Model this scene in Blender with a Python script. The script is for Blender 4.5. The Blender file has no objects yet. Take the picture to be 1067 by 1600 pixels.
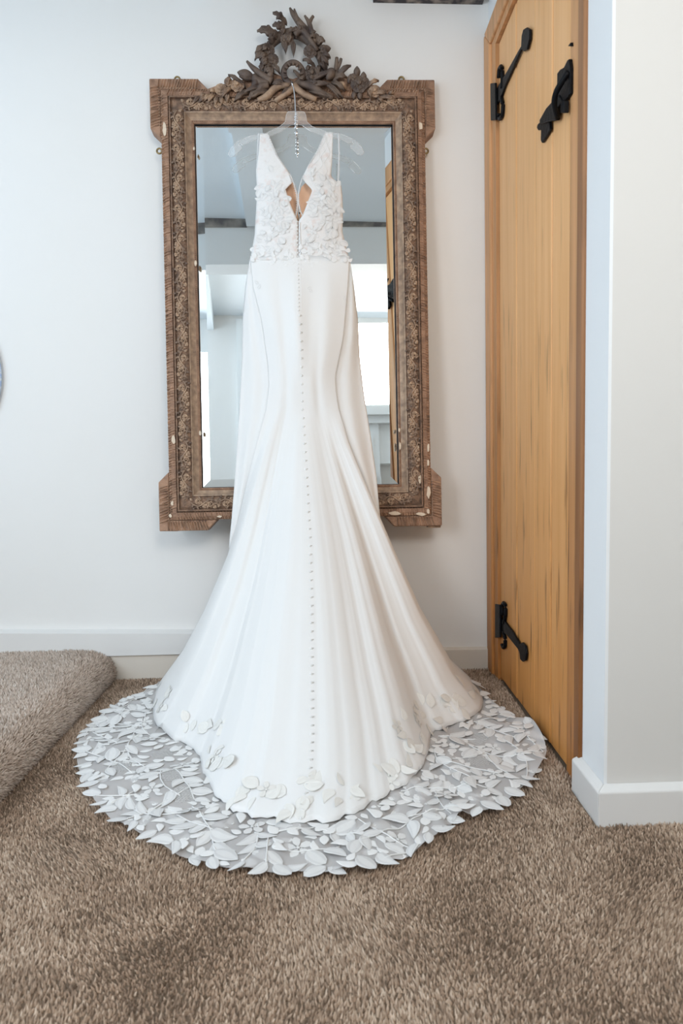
import bpy, math, random
import numpy as np
from mathutils import Vector, Matrix, Euler
from mathutils.bvhtree import BVHTree
random.seed(7); rng = np.random.default_rng(7)
SC = bpy.context.scene; COL = SC.collection
PI = math.pi

# ------------------------------------------------------------------ camera
F = 1067.0; CX, CY = 533.5, 800.0
CAM = np.array([0.0, -2.16, 0.72])
def _basis(vp=(519, 700), roll=-0.0255):
    fy = np.array([(vp[0]-CX)/F, (CY-vp[1])/F, 1.0]); fy /= np.linalg.norm(fy)
    h = np.array([1, -roll, 0.0]); xd = h - (h@fy)*fy; xd /= np.linalg.norm(xd)
    return np.stack([xd, fy, -np.cross(xd, fy)])
MB = _basis()
cam_data = bpy.data.cameras.new('camera'); cam = bpy.data.objects.new('camera', cam_data); COL.objects.link(cam)
cam_data.sensor_fit = 'VERTICAL'; cam_data.sensor_height = 36.0; cam_data.sensor_width = 24.0
cam_data.lens = 36.0*F/1600.0
cam_data.clip_start = 0.02
r_, u_, f_ = MB[:, 0], MB[:, 1], MB[:, 2]
cam.matrix_world = Matrix(((r_[0], u_[0], -f_[0], CAM[0]), (r_[1], u_[1], -f_[1], CAM[1]), (r_[2], u_[2], -f_[2], CAM[2]), (0, 0, 0, 1)))
cam_data.dof.use_dof = True; cam_data.dof.focus_distance = 1.95; cam_data.dof.aperture_fstop = 6.3
SC.camera = cam
# ------------------------------------------------------------------ world, light, exposure
SC.view_settings.view_transform = 'Standard'; SC.view_settings.look = 'None'
SC.view_settings.gamma = 1.0; SC.view_settings.use_curve_mapping = False
SC.view_settings.exposure = 0.23
wd = bpy.data.worlds.new('world'); SC.world = wd; wd.use_nodes = True
wd.node_tree.nodes['Background'].inputs[0].default_value = (0.75, 0.87, 1.0, 1)
wd.node_tree.nodes['Background'].inputs[1].default_value = 1.0
def area(name, loc, direction, sx, sy, power, color, spread=180):
    l = bpy.data.lights.new(name, 'AREA'); l.shape = 'RECTANGLE'; l.size = sx; l.size_y = sy
    l.energy = power; l.color = color; l.spread = math.radians(spread)
    o = bpy.data.objects.new(name, l); COL.objects.link(o); o.location = loc
    o.rotation_euler = Vector(direction).to_track_quat('-Z', 'Y').to_euler(); return o
area('window_daylight_left', (-1.93, -1.50, 1.38), (1, 0.25, 0.10), 1.3, 1.2, 12, (0.55, 0.785, 1.0))
area('window_daylight_rear', (0.42, -2.74, 1.72), (-0.02, 1, -0.10), 0.62, 0.56, 14, (1.0, 0.95, 0.89))
area('window_daylight_rear_left', (-1.36, -2.74, 1.30), (0.45, 1, -0.05), 0.66, 1.1, 15.5, (0.93, 0.96, 1.0))

# ------------------------------------------------------------------ projection helpers (pixel of the photograph -> point on a real plane)
def ray(px, py): return MB@np.array([(px-CX)/F, (CY-py)/F, 1.0])
def on(px, py, n, d):
    r = ray(px, py); n = np.asarray(n, float); return CAM + r*((d-n@CAM)/(n@r))
def atY(px, py, y): return on(px, py, (0, 1, 0), y)
def atZ(px, py, z): return on(px, py, (0, 0, 1), z)
def atX(px, py, x): return on(px, py, (1, 0, 0), x)

# ------------------------------------------------------------------ object helpers
def mesh_data(name, V, Fc, mat=None, smooth=False):
    me = bpy.data.meshes.new(name); me.from_pydata([tuple(map(float, v)) for v in V], [], [tuple(map(int, f)) for f in Fc]); me.update()
    if mat: me.materials.append(mat)
    if smooth: me.polygons.foreach_set('use_smooth', [True]*len(me.polygons))
    return me
def link(name, me, parent=None, kind=None):
    o = bpy.data.objects.new(name, me); COL.objects.link(o)
    if parent: o.parent = parent
    if kind: o['kind'] = kind
    return o
def obj(name, V, Fc, mat, parent=None, smooth=False, kind=None):
    return link(name, mesh_data(name, V, Fc, mat, smooth), parent, kind)
def thing(name, label, cat, loc=(0, 0, 0)):
    o = bpy.data.objects.new(name, None); COL.objects.link(o); o['label'] = label; o['category'] = cat
    o.location = loc; return o
def bevel(o, w, seg=2):
    m = o.modifiers.new('bevel', 'BEVEL'); m.width = w; m.segments = seg; m.limit_method = 'ANGLE'; return o
class G:
    """collects geometry for ONE mesh"""
    def __init__(s): s.V = []; s.F = []
    def add(s, V, Fc):
        b = len(s.V); s.V += [np.asarray(v, float) for v in V]; s.F += [tuple(i+b for i in f) for f in Fc]; return s
    def box(s, lo, hi):
        x0, y0, z0 = lo; x1, y1, z1 = hi
        return s.add([(x0,y0,z0),(x1,y0,z0),(x1,y1,z0),(x0,y1,z0),(x0,y0,z1),(x1,y0,z1),(x1,y1,z1),(x0,y1,z1)],
                     [(0,3,2,1),(4,5,6,7),(0,1,5,4),(1,2,6,5),(2,3,7,6),(3,0,4,7)])
    def hexa(s, bottom, top):
        return s.add(list(bottom)+list(top), [(3,2,1,0),(4,5,6,7),(0,1,5,4),(1,2,6,5),(2,3,7,6),(3,0,4,7)])
    def tube(s, pts, rad, seg=8, flat=1.0, up=None):
        pts = [np.asarray(p, float) for p in pts]; n = len(pts)
        rad = [rad]*n if np.isscalar(rad) else list(rad); b = len(s.V); V = []; Fc = []
        T0 = pts[1]-pts[0]; ref = np.array([0, 0, 1.0]) if up is None else np.asarray(up, float)
        for i, p in enumerate(pts):
            t = pts[min(i+1, n-1)]-pts[max(i-1, 0)]; t = t/(np.linalg.norm(t)+1e-12)
            r = ref
            if abs(r@t) > 0.97: r = np.array([0, 1.0, 0.1]) if up is None else np.array([1.0, 0.1, 0])
            a = np.cross(t, r); a /= np.linalg.norm(a); c = np.cross(a, t)
            for k in range(seg):
                q = 2*PI*k/seg; V.append(p+rad[i]*(math.cos(q)*a+flat*math.sin(q)*c))
        for i in range(n-1):
            for k in range(seg):
                k2 = (k+1) % seg; Fc.append((i*seg+k, i*seg+k2, (i+1)*seg+k2, (i+1)*seg+k))
        Fc.append(tuple(range(seg))[::-1]); Fc.append(tuple((n-1)*seg+k for k in range(seg)))
        return s.add(V, Fc)
    def prism(s, poly, off):
        n = len(poly); off = np.asarray(off, float); V = [np.asarray(p, float) for p in poly]; V += [p+off for p in V]
        Fc = [tuple(range(n)), tuple(range(2*n-1, n-1, -1))]+[(i, i+n, (i+1) % n+n, (i+1) % n) for i in range(n)]
        return s.add(V, Fc)
    def ball(s, c, r, seg=8, rings=5, sc=(1, 1, 1)):
        V = [np.array(c)+np.array([0, 0, r*sc[2]])]; Fc = []
        for i in range(1, rings):
            th = PI*i/rings
            for k in range(seg):
                ph = 2*PI*k/seg; V.append(np.array(c)+r*np.array([sc[0]*math.sin(th)*math.cos(ph), sc[1]*math.sin(th)*math.sin(ph), sc[2]*math.cos(th)]))
        V.append(np.array(c)-np.array([0, 0, r*sc[2]]))
        for k in range(seg): Fc.append((0, 1+k, 1+(k+1) % seg))
        for i in range(rings-2):
            for k in range(seg):
                a = 1+i*seg; Fc.append((a+k, a+seg+k, a+seg+(k+1) % seg, a+(k+1) % seg))
        a = 1+(rings-2)*seg
        for k in range(seg): Fc.append((a+k, len(V)-1, a+(k+1) % seg))
        return s.add(V, Fc)
    def build(s, name, mat, parent=None, smooth=False, kind=None): return obj(name, s.V, s.F, mat, parent, smooth, kind)
    def data(s, name, mat, smooth=False): return mesh_data(name, s.V, s.F, mat, smooth)
def cr(P, m):
    """Catmull-Rom resample of control points to m points (uniform in index)"""
    P = np.asarray(P, float); n = len(P); out = []
    for q in np.linspace(0, n-1, m):
        i = min(int(q), n-2); t = q-i
        p0 = P[i-1] if i > 0 else 2*P[0]-P[1]; p1 = P[i]; p2 = P[i+1]; p3 = P[i+2] if i+2 < n else 2*P[-1]-P[-2]
        out.append(0.5*((2*p1)+(-p0+p2)*t+(2*p0-5*p1+4*p2-p3)*t*t+(-p0+3*p1-3*p2+p3)*t**3))
    return np.array(out)
def arc(P, m):
    """resample a polyline by length"""
    P = np.asarray(P, float); d = np.r_[0, np.cumsum(np.linalg.norm(np.diff(P, axis=0), axis=1))]
    q = np.linspace(0, d[-1], m); return np.stack([np.interp(q, d, P[:, k]) for k in range(P.shape[1])], 1)
def byrow(P, y):
    P = np.asarray(P, float); return float(np.interp(y, P[:, 1], P[:, 0]))
def sm(t): t = min(max(t, 0), 1); return t*t*(3-2*t)

# ------------------------------------------------------------------ materials
def mat(name, color, rough=0.6, metal=0.0, noise=None, bump=None, sheen=0.0, trans=0.0, alpha=None, ior=1.45, spec=None):
    """noise=(scale, other colour, stretch xyz, lo, hi)  bump=(scale, strength, distance)"""
    m = bpy.data.materials.new(name); m.use_nodes = True; nt = m.node_tree; b = nt.nodes['Principled BSDF']
    b.inputs['Base Color'].default_value = (*color, 1); b.inputs['Roughness'].default_value = rough; b.inputs['Metallic'].default_value = metal
    b.inputs['IOR'].default_value = ior
    if spec is not None: b.inputs['Specular IOR Level'].default_value = spec
    if sheen: b.inputs['Sheen Weight'].default_value = sheen
    if trans: b.inputs['Transmission Weight'].default_value = trans
    if alpha is not None: b.inputs['Alpha'].default_value = alpha
    tc = nt.nodes.new('ShaderNodeTexCoord')
    if noise:
        sc, c2, st, lo, hi = noise
        mp = nt.nodes.new('ShaderNodeMapping'); mp.inputs['Scale'].default_value = st; nt.links.new(tc.outputs['Object'], mp.inputs[0])
        n = nt.nodes.new('ShaderNodeTexNoise'); n.inputs['Scale'].default_value = sc; n.inputs['Detail'].default_value = 6; nt.links.new(mp.outputs[0], n.inputs['Vector'])
        r = nt.nodes.new('ShaderNodeMapRange'); r.inputs[1].default_value = lo; r.inputs[2].default_value = hi; nt.links.new(n.outputs['Fac'], r.inputs[0])
        mx = nt.nodes.new('ShaderNodeMix'); mx.data_type = 'RGBA'; mx.inputs[6].default_value = (*color, 1); mx.inputs[7].default_value = (*c2, 1)
        nt.links.new(r.outputs[0], mx.inputs[0]); nt.links.new(mx.outputs[2], b.inputs['Base Color'])
    if bump:
        n = nt.nodes.new('ShaderNodeTexNoise'); n.inputs['Scale'].default_value = bump[0]; n.inputs['Detail'].default_value = 4; nt.links.new(tc.outputs['Object'], n.inputs['Vector'])
        bp = nt.nodes.new('ShaderNodeBump'); bp.inputs['Strength'].default_value = bump[1]; bp.inputs['Distance'].default_value = bump[2]
        nt.links.new(n.outputs['Fac'], bp.inputs['Height']); nt.links.new(bp.outputs[0], b.inputs['Normal'])
    return m
def oak(name, c1, c2, c3):
    m = bpy.data.materials.new(name); m.use_nodes = True; nt = m.node_tree; N = nt.nodes; L = nt.links; b = N['Principled BSDF']
    b.inputs['Roughness'].default_value = 0.45; b.inputs['Specular IOR Level'].default_value = 0.3
    tc = N.new('ShaderNodeTexCoord'); oi = N.new('ShaderNodeObjectInfo')
    ad = N.new('ShaderNodeVectorMath'); ad.operation = 'ADD'; cb = N.new('ShaderNodeCombineXYZ')
    mu = N.new('ShaderNodeMath'); mu.operation = 'MULTIPLY'; mu.inputs[1].default_value = 7.0; L.new(oi.outputs['Random'], mu.inputs[0]); L.new(mu.outputs[0], cb.inputs[2])
    L.new(tc.outputs['Object'], ad.inputs[0]); L.new(cb.outputs[0], ad.inputs[1])
    def noise(scale, st, det):
        mp = N.new('ShaderNodeMapping'); mp.inputs['Scale'].default_value = st; L.new(ad.outputs[0], mp.inputs[0])
        n = N.new('ShaderNodeTexNoise'); n.inputs['Scale'].default_value = scale; n.inputs['Detail'].default_value = det; L.new(mp.outputs[0], n.inputs['Vector']); return n
    a = noise(3.0, (14, 14, 0.5), 6)
    rp = N.new('ShaderNodeValToRGB'); rp.color_ramp.elements[0].position = 0.32; rp.color_ramp.elements[0].color = (*c2, 1)
    rp.color_ramp.elements[1].position = 0.62; rp.color_ramp.elements[1].color = (*c1, 1); L.new(a.outputs['Fac'], rp.inputs[0])
    k = noise(9.0, (5, 5, 0.45), 8)     # dark pores and streaks
    mr = N.new('ShaderNodeMapRange'); mr.inputs[1].default_value = 0.58; mr.inputs[2].default_value = 0.74; L.new(k.outputs['Fac'], mr.inputs[0])
    s0 = N.new('ShaderNodeSeparateXYZ'); L.new(tc.outputs['Object'], s0.inputs[0]); z0 = N.new('ShaderNodeMapRange'); z0.inputs[1].default_value = 1.5; z0.inputs[2].default_value = 0.3; z0.inputs[3].default_value = 0.15; z0.inputs[4].default_value = 1.0
    L.new(s0.outputs[2], z0.inputs[0]); zm = N.new('ShaderNodeMath'); zm.operation = 'MULTIPLY'; L.new(z0.outputs[0], zm.inputs[0]); L.new(mr.outputs[0], zm.inputs[1])
    mx = N.new('ShaderNodeMix'); mx.data_type = 'RGBA'; L.new(zm.outputs[0], mx.inputs[0]); L.new(rp.outputs[0], mx.inputs[6]); mx.inputs[7].default_value = (*c3, 1)
    # the boards turn browner towards the bottom
    sx = N.new('ShaderNodeSeparateXYZ'); L.new(tc.outputs['Object'], sx.inputs[0])
    mz = N.new('ShaderNodeMapRange'); mz.inputs[1].default_value = 1.15; mz.inputs[2].default_value = 0.1; mz.inputs[3].default_value = 0; mz.inputs[4].default_value = 0.9; L.new(sx.outputs[2], mz.inputs[0])
    m2 = N.new('ShaderNodeMix'); m2.data_type = 'RGBA'; m2.blend_type = 'MULTIPLY'; L.new(mz.outputs[0], m2.inputs[0]); L.new(mx.outputs[2], m2.inputs[6]); m2.inputs[7].default_value = (0.66, 0.50, 0.27, 1)
    L.new(m2.outputs[2], b.inputs['Base Color'])
    bp = N.new('ShaderNodeBump'); bp.inputs['Strength'].default_value = 0.25; bp.inputs['Distance'].default_value = 0.002; L.new(a.outputs['Fac'], bp.inputs['Height']); L.new(bp.outputs[0], b.inputs['Normal'])
    return m
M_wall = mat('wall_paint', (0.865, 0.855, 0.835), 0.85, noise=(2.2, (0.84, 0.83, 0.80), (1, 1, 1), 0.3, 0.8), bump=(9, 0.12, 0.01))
M_ret = mat('return_wall_cool_lit', (0.88, 0.90, 0.91), 0.85, bump=(9, 0.10, 0.01))  # wall paint with the cool light from the left put into its colour
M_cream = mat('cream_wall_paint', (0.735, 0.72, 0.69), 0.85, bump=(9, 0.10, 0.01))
M_ceil = mat('ceiling_paint', (0.83, 0.89, 0.93), 0.9, bump=(6, 0.15, 0.01))
M_skirt = mat('skirting_gloss', (0.80, 0.79, 0.77), 0.4, bump=(30, 0.05, 0.002))
M_skirt2 = mat('old_skirting_gloss', (0.74, 0.68, 0.60), 0.5, bump=(30, 0.05, 0.002))
M_white = mat('white_gloss_paint', (0.88, 0.90, 0.90), 0.4)
M_dark = mat('dark_beam_stain', (0.05, 0.045, 0.05), 0.7, noise=(30, (0.35, 0.30, 0.26), (1, 1, 1), 0.45, 0.7))
M_oak = oak('oak_boards', (0.93, 0.535, 0.25), (0.86, 0.465, 0.195), (0.17, 0.075, 0.03))
M_oakf = oak('oak_frame', (0.74, 0.39, 0.18), (0.54, 0.28, 0.12), (0.16, 0.08, 0.04))
M_oakd = oak('oak_edge_weathered', (0.38, 0.19, 0.09), (0.28, 0.13, 0.06), (0.10, 0.05, 0.025))
M_iron = mat('black_wrought_iron', (0.004, 0.0045, 0.006), 0.5, 0.0, bump=(120, 0.5, 0.003), spec=0.18)
M_frame = mat('aged_gilt_frame', (0.43, 0.255, 0.165), 0.6, 0.1, noise=(40, (0.22, 0.125, 0.08), (1, 1, 1), 0.35, 0.7), bump=(260, 0.8, 0.003))
M_cove = mat('worn_gilt_cove', (0.54, 0.38, 0.26), 0.5, 0.15, noise=(60, (0.27, 0.19, 0.14), (1, 1, 1), 0.3, 0.7), bump=(300, 0.3, 0.001))
M_carve = mat('aged_gilt_carving_lit', (0.52, 0.35, 0.23), 0.55, 0.1, noise=(30, (0.15, 0.10, 0.075), (1, 1, 1), 0.35, 0.65), bump=(200, 0.5, 0.002))  # lighter gilt: highlights on the relief are painted into the colour
M_flute = mat('aged_gilt_fluting_lit', (0.52, 0.315, 0.205), 0.55, 0.1, noise=(45, (0.20, 0.13, 0.09), (1, 1, 1), 0.35, 0.7), bump=(260, 0.6, 0.002))  # ridge highlights painted in, lighter than the moulding below
M_band = mat('aged_gilt_ground_shaded', (0.30, 0.18, 0.115), 0.7, noise=(60, (0.11, 0.07, 0.05), (1, 1, 1), 0.35, 0.7), bump=(260, 0.8, 0.003))  # darker gilt: shade of the recesses behind the carving, painted in
M_crest = mat('dark_carved_crest', (0.19, 0.135, 0.10), 0.6, 0.1, noise=(25, (0.085, 0.062, 0.055), (1, 1, 1), 0.35, 0.65), bump=(220, 0.6, 0.002))
M_plaster = mat('bare_plaster', (0.75, 0.62, 0.48), 0.9, bump=(200, 0.4, 0.002))
M_black = mat('black_rebate', (0.01, 0.01, 0.012), 0.7)
M_brass = mat('dull_brass', (0.30, 0.22, 0.10), 0.4, 0.8)
M_steel = mat('bright_wire', (0.75, 0.76, 0.78), 0.15, 1.0)
M_glass = mat('mirror_silvering', (0.90, 0.935, 0.935), 0.0, 1.0)
M_satin = mat('ivory_crepe', (0.86, 0.855, 0.84), 0.5, sheen=0.15, bump=(900, 0.05, 0.0005), spec=0.3)
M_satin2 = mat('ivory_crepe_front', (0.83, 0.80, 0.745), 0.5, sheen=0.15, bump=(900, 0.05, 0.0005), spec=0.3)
M_lace = mat('ivory_lace_applique', (0.87, 0.865, 0.85), 0.6, bump=(700, 0.5, 0.001))
M_lacef = mat('lace_leaf_filling', (0.79, 0.785, 0.775), 0.7, bump=(900, 0.6, 0.001))
M_lacecf = mat('cream_leaf_filling', (0.87, 0.855, 0.81), 0.6)
M_lacec = mat('cream_lace_applique', (0.90, 0.885, 0.84), 0.6, bump=(700, 0.5, 0.001))
M_nude = mat('nude_cup_lining', (0.93, 0.58, 0.38), 0.7, bump=(500, 0.1, 0.0005))
M_plastic = bpy.data.materials.new('clear_acrylic_lit_rim'); M_plastic.use_nodes = True
_nt = M_plastic.node_tree; _b = _nt.nodes['Principled BSDF']; _b.inputs['Base Color'].default_value = (1, 1, 1, 1); _b.inputs['Roughness'].default_value = 0.05
_t = _nt.nodes.new('ShaderNodeBsdfTransparent'); _m = _nt.nodes.new('ShaderNodeMixShader'); _l = _nt.nodes.new('ShaderNodeLayerWeight'); _l.inputs[0].default_value = 0.45
_r = _nt.nodes.new('ShaderNodeMapRange'); _r.inputs[3].default_value = 0.05; _r.inputs[4].default_value = 0.95; _nt.links.new(_l.outputs['Facing'], _r.inputs[0])  # edge-on faces turn white: the bright rim highlights are painted in
_nt.links.new(_r.outputs[0], _m.inputs[0]); _nt.links.new(_t.outputs[0], _m.inputs[1]); _nt.links.new(_b.outputs[0], _m.inputs[2]); _nt.links.new(_m.outputs[0], _nt.nodes['Material Output'].inputs[0])
M_ribbon = mat('clear_loop_ribbon', (0.85, 0.88, 0.9), 0.3, alpha=0.5)
M_plate = mat('pale_blue_glaze', (0.45, 0.60, 0.82), 0.25, noise=(60, (0.75, 0.85, 0.92), (1, 1, 1), 0.45, 0.6))
def tulle(name, color, cover):
    m = bpy.data.materials.new(name); m.use_nodes = True; nt = m.node_tree; b = nt.nodes['Principled BSDF']
    b.inputs['Base Color'].default_value = (*color, 1); b.inputs['Roughness'].default_value = 0.7
    tr = nt.nodes.new('ShaderNodeBsdfTransparent'); mx = nt.nodes.new('ShaderNodeMixShader'); mx.inputs[0].default_value = cover
    nt.links.new(tr.outputs[0], mx.inputs[1]); nt.links.new(b.outputs[0], mx.inputs[2]); nt.links.new(mx.outputs[0], nt.nodes['Material Output'].inputs[0]); return m
M_tulle = tulle('ivory_tulle', (0.80, 0.78, 0.77), 0.62)
M_mesh = tulle('bodice_tulle', (0.86, 0.84, 0.83), 0.86)
M_nbod = mat('sheer_bodice', (0.86, 0.845, 0.83), 0.6, noise=(38, (0.80, 0.70, 0.66), (1, 1, 1), 0.55, 0.70), bump=(700, 0.4, 0.001))
def carpet(name, c1, c2, c3):
    m = bpy.data.materials.new(name); m.use_nodes = True; nt = m.node_tree; N = nt.nodes; L = nt.links; b = N['Principled BSDF']
    b.inputs['Roughness'].default_value = 0.95; b.inputs['Specular IOR Level'].default_value = 0.1
    at = N.new('ShaderNodeAttribute'); at.attribute_name = 'shade'
    rp = N.new('ShaderNodeValToRGB'); e = rp.color_ramp.elements
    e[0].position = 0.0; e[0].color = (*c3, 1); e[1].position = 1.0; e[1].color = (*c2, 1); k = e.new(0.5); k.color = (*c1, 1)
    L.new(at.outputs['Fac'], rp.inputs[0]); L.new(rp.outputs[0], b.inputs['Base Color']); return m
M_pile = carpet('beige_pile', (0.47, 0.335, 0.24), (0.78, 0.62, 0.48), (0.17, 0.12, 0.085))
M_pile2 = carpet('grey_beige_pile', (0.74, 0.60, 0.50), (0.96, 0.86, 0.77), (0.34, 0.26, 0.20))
M_under = mat('carpet_backing', (0.20, 0.145, 0.10), 0.95)

# ------------------------------------------------------------------ room shell
XL, XR, YB, ZC, YN = -2.0, 1.7, -2.82, 2.06, -0.92
g = G().box((XL-0.1, YB-0.1, -0.12), (XR+0.1, 0.1, -0.006)); floor = g.build('floor', M_under, kind='structure')
floor['label'] = 'beige-brown cut pile carpet floor running up to the skirting'; 
def struct(name, g, m, label=None, smooth=False):
    o = g.build(name, m, kind='structure', smooth=smooth)
    if label: o['label'] = label
    return o
struct('wall_back', G().box((XL-0.1, 0, -0.1), (0.62, 0.1, 2.5)), M_wall, 'white painted wall behind the mirror and dress')
struct('wall_left', G().box((XL-0.1, YB, -0.1), (XL, 0, 0.7)).box((XL-0.1, YB, 2.0), (XL, 0, 2.5)).box((XL-0.1, -0.85, 0.7), (XL, 0, 2.0)).box((XL-0.1, YB, 0.7), (XL, -2.25, 2.0)), M_wall)
# right return wall that carries the plank door (door opening y -0.80 .. -0.01)
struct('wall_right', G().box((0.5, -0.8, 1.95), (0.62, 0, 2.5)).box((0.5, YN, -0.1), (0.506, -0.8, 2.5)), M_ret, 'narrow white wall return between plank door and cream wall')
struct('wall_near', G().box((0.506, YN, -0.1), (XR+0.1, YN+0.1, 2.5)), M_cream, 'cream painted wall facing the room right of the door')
struct('wall_side', G().box((XR, YB, -0.1), (XR+0.1, YN, 2.5)), M_wall)
# rear wall with two windows
WX = [(-1.70, -1.02, 0.75, 1.85), (0.10, 0.74, 1.44, 2.00)]
g = G().box((XL, YB-0.1, -0.1), (-1.70, YB, 2.5)).box((-1.70, YB-0.1, -0.1), (-1.02, YB, 0.75)).box((-1.70, YB-0.1, 1.85), (-1.02, YB, 2.5)) \
     .box((-1.02, YB-0.1, -0.1), (0.10, YB, 2.5)).box((0.10, YB-0.1, -0.1), (0.74, YB, 1.44)).box((0.10, YB-0.1, 2.0), (0.74, YB, 2.5)).box((0.74, YB-0.1, -0.1), (XR, YB, 2.5))
struct('wall_rear', g, M_wall)
def window(name, x0, x1, z0, z1, y, nx, nz):
    g = G(); t = 0.035
    g.box((x0, y-0.06, z0), (x0+t, y-0.02, z1)).box((x1-t, y-0.06, z0), (x1, y-0.02, z1)).box((x0, y-0.06, z0), (x1, y-0.02, z0+t)).box((x0, y-0.06, z1-t), (x1, y-0.02, z1))
    for i in range(1, nx): x = x0+(x1-x0)*i/nx; g.box((x-0.01, y-0.055, z0), (x+0.01, y-0.025, z1))
    for i in range(1, nz): z = z0+(z1-z0)*i/nz; g.box((x0, y-0.055, z-0.01), (x1, y-0.025, z+0.01))
    struct(name, g, M_white)
window('window_1', *WX[0], YB, 2, 3); window('window_2', *WX[1], YB, 2, 2)
g = G(); t = 0.04
for a, b_ in ((-2.25, -2.21), (-1.57, -1.53), (-0.89, -0.85)): g.box((XL-0.06, a, 0.7), (XL-0.02, b_, 2.0))
g.box((XL-0.06, -2.25, 0.7), (XL-0.02, -0.85, 0.74)).box((XL-0.06, -2.25, 1.96), (XL-0.02, -0.85, 2.0)).box((XL-0.06, -2.25, 1.33), (XL-0.02, -0.85, 1.36))
struct('window_3', g, M_white)
# ceiling (a little out of level, as in an old cottage)
c0 = atY(0, -22, 0); c1 = atY(752, -4, 0)
zl = c1[2]+(c0[2]-c1[2])*(XL-c1[0])/(c0[0]-c1[0]); zr = c1[2]
g = G().hexa([(XL-0.1, YB-0.1, zl), (XR+0.1, YB-0.1, zr), (XR+0.1, 0.1, zr), (XL-0.1, 0.1, zl)], [(XL-0.1, YB-0.1, 2.5), (XR+0.1, YB-0.1, 2.5), (XR+0.1, 0.1, 2.5), (XL-0.1, 0.1, 2.5)])
struct('ceiling', g, M_ceil)
a = atY(583, 3, -0.004); b_ = atY(754, 6, -0.004)
struct('trim_1', G().hexa([(a[0], -0.05, a[2]), (b_[0], -0.05, b_[2]), (b_[0], 0, b_[2]), (a[0], 0, a[2])], [(a[0], -0.05, 2.3), (b_[0], -0.05, 2.3), (b_[0], 0, 2.3), (a[0], 0, 2.3)]), M_dark, 'dark ceiling edge board at the top of the wall')
# ceiling beams seen in the mirror
struct('trim_2', G().box((-0.325, -1.42, 2.052), (-0.20, 0, 2.25)), M_ceil, 'painted ceiling beam running towards the wall')
struct('trim_3', G().box((XL, -1.56, 1.865), (XR, -1.44, 2.2)), M_white, 'painted cross beam reflected in the mirror')
g = G().box((XL, -1.445, 2.055), (-0.325, -1.432, 2.3)).box((0.02, -1.445, 2.058), (XR, -1.432, 2.3)); struct('trim_4', g, mat('dark_joint', (0.14, 0.13, 0.13), 0.8, noise=(12, (0.38, 0.35, 0.31), (1, 1, 1), 0.45, 0.7)))  # dark mottled strip along the top of the cross beam
struct('trim_5', G().hexa([(-0.76, YB, 2.0), (-0.66, YB, 2.0), (-0.56, -1.56, 2.0), (-0.66, -1.56, 2.0)], [(-0.76, YB, 2.3), (-0.66, YB, 2.3), (-0.56, -1.56, 2.3), (-0.66, -1.56, 2.3)]), M_ceil)
struct('trim_6', G().box((-0.50, YB, 0), (-0.40, YB+0.05, 2.06)), M_white)
# white chimneypiece on the rear wall, reflected low in the glass
ch = thing('chimneypiece', 'white painted panelled chimneypiece reflected low at the right of the mirror', 'fireplace', (0.6, YB, 0))
def rel(o, g):
    g.V = [v-np.array(o.location) for v in g.V]; return g
rel(ch, G().box((0.22, YB, 1.34), (1.3, YB+0.20, 1.40)).box((0.25, YB, 1.29), (1.27, YB+0.16, 1.34))).build('shelf', M_white, ch)
rel(ch, G().box((0.28, YB, 0), (0.46, YB+0.12, 1.29))).build('pilaster', M_white, ch); rel(ch, G().box((1.06, YB, 0), (1.24, YB+0.12, 1.29))).build('pilaster', M_white, ch)
rel(ch, G().box((0.46, YB, 1.02), (1.06, YB+0.09, 1.29))).build('frieze_panel', M_white, ch)
for x0, x1 in ((0.32, 0.42), (1.10, 1.20)): rel(ch, G().box((x0, YB+0.12, 0.1), (x1, YB+0.13, 1.2))).build('raised_panel', M_white, ch)
# skirting boards
def profile_x(g, x0, x1, y, h0, h1, z0, t=0.016, ch_=0.012):
    g.hexa([(x0, y-t, z0), (x1, y-t, z0), (x1, y, z0), (x0, y, z0)], [(x0, y-t, h0-ch_), (x1, y-t, h1-ch_), (x1, y, h0+(h1-h0)), (x0, y, h0)])
    return g
zr_ = atY(740, 1013, -0.016)[2]; zl_ = atY(200, 1022, -0.018)[2]
g = profile_x(G(), XL, 0.5, 0, zl_+(zl_-zr_)*1.2, zr_, -0.02, 0.016, 0.006); struct('baseboard_back', g, M_skirt2, 'low cream skirting board along the wall behind the dress')
u0 = atY(0, 983, -0.026)[2]; u1 = atY(300, 987, -0.026)[2]
g = G().hexa([(XL, -0.026, zl_+0.002), (-0.30, -0.026, zl_-0.004), (-0.30, 0, zl_-0.004), (XL, 0, zl_+0.002)], [(XL, -0.026, u0+0.02-0.006), (-0.30, -0.026, u1-0.012), (-0.30, 0, u1-0.004), (XL, 0, u0+0.02)])
struct('baseboard_left', g, M_skirt, 'upper white skirting board above the carpeted step')
h = 0.072
g = G().hexa([(0.482, YN-0.018, -0.02), (0.5, YN, -0.02), (0.5, -0.795, -0.02), (0.482, -0.795, -0.02)], [(0.482, YN-0.018, h-0.01), (0.5, YN, h), (0.5, -0.795, h), (0.482, -0.795, h-0.01)])
bevel(struct('baseboard_return', g, M_skirt, 'white skirting on the wall return beside the door'), 0.003)
g = G().hexa([(0.482, YN-0.018, -0.02), (XR, YN-0.018, -0.02), (XR, YN, -0.02), (0.5, YN, -0.02)], [(0.482, YN-0.018, h-0.01), (XR, YN-0.018, h-0.01), (XR, YN, h), (0.5, YN, h)])
bevel(struct('baseboard_near', g, M_skirt, 'white skirting under the cream wall at the right'), 0.003)

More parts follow.
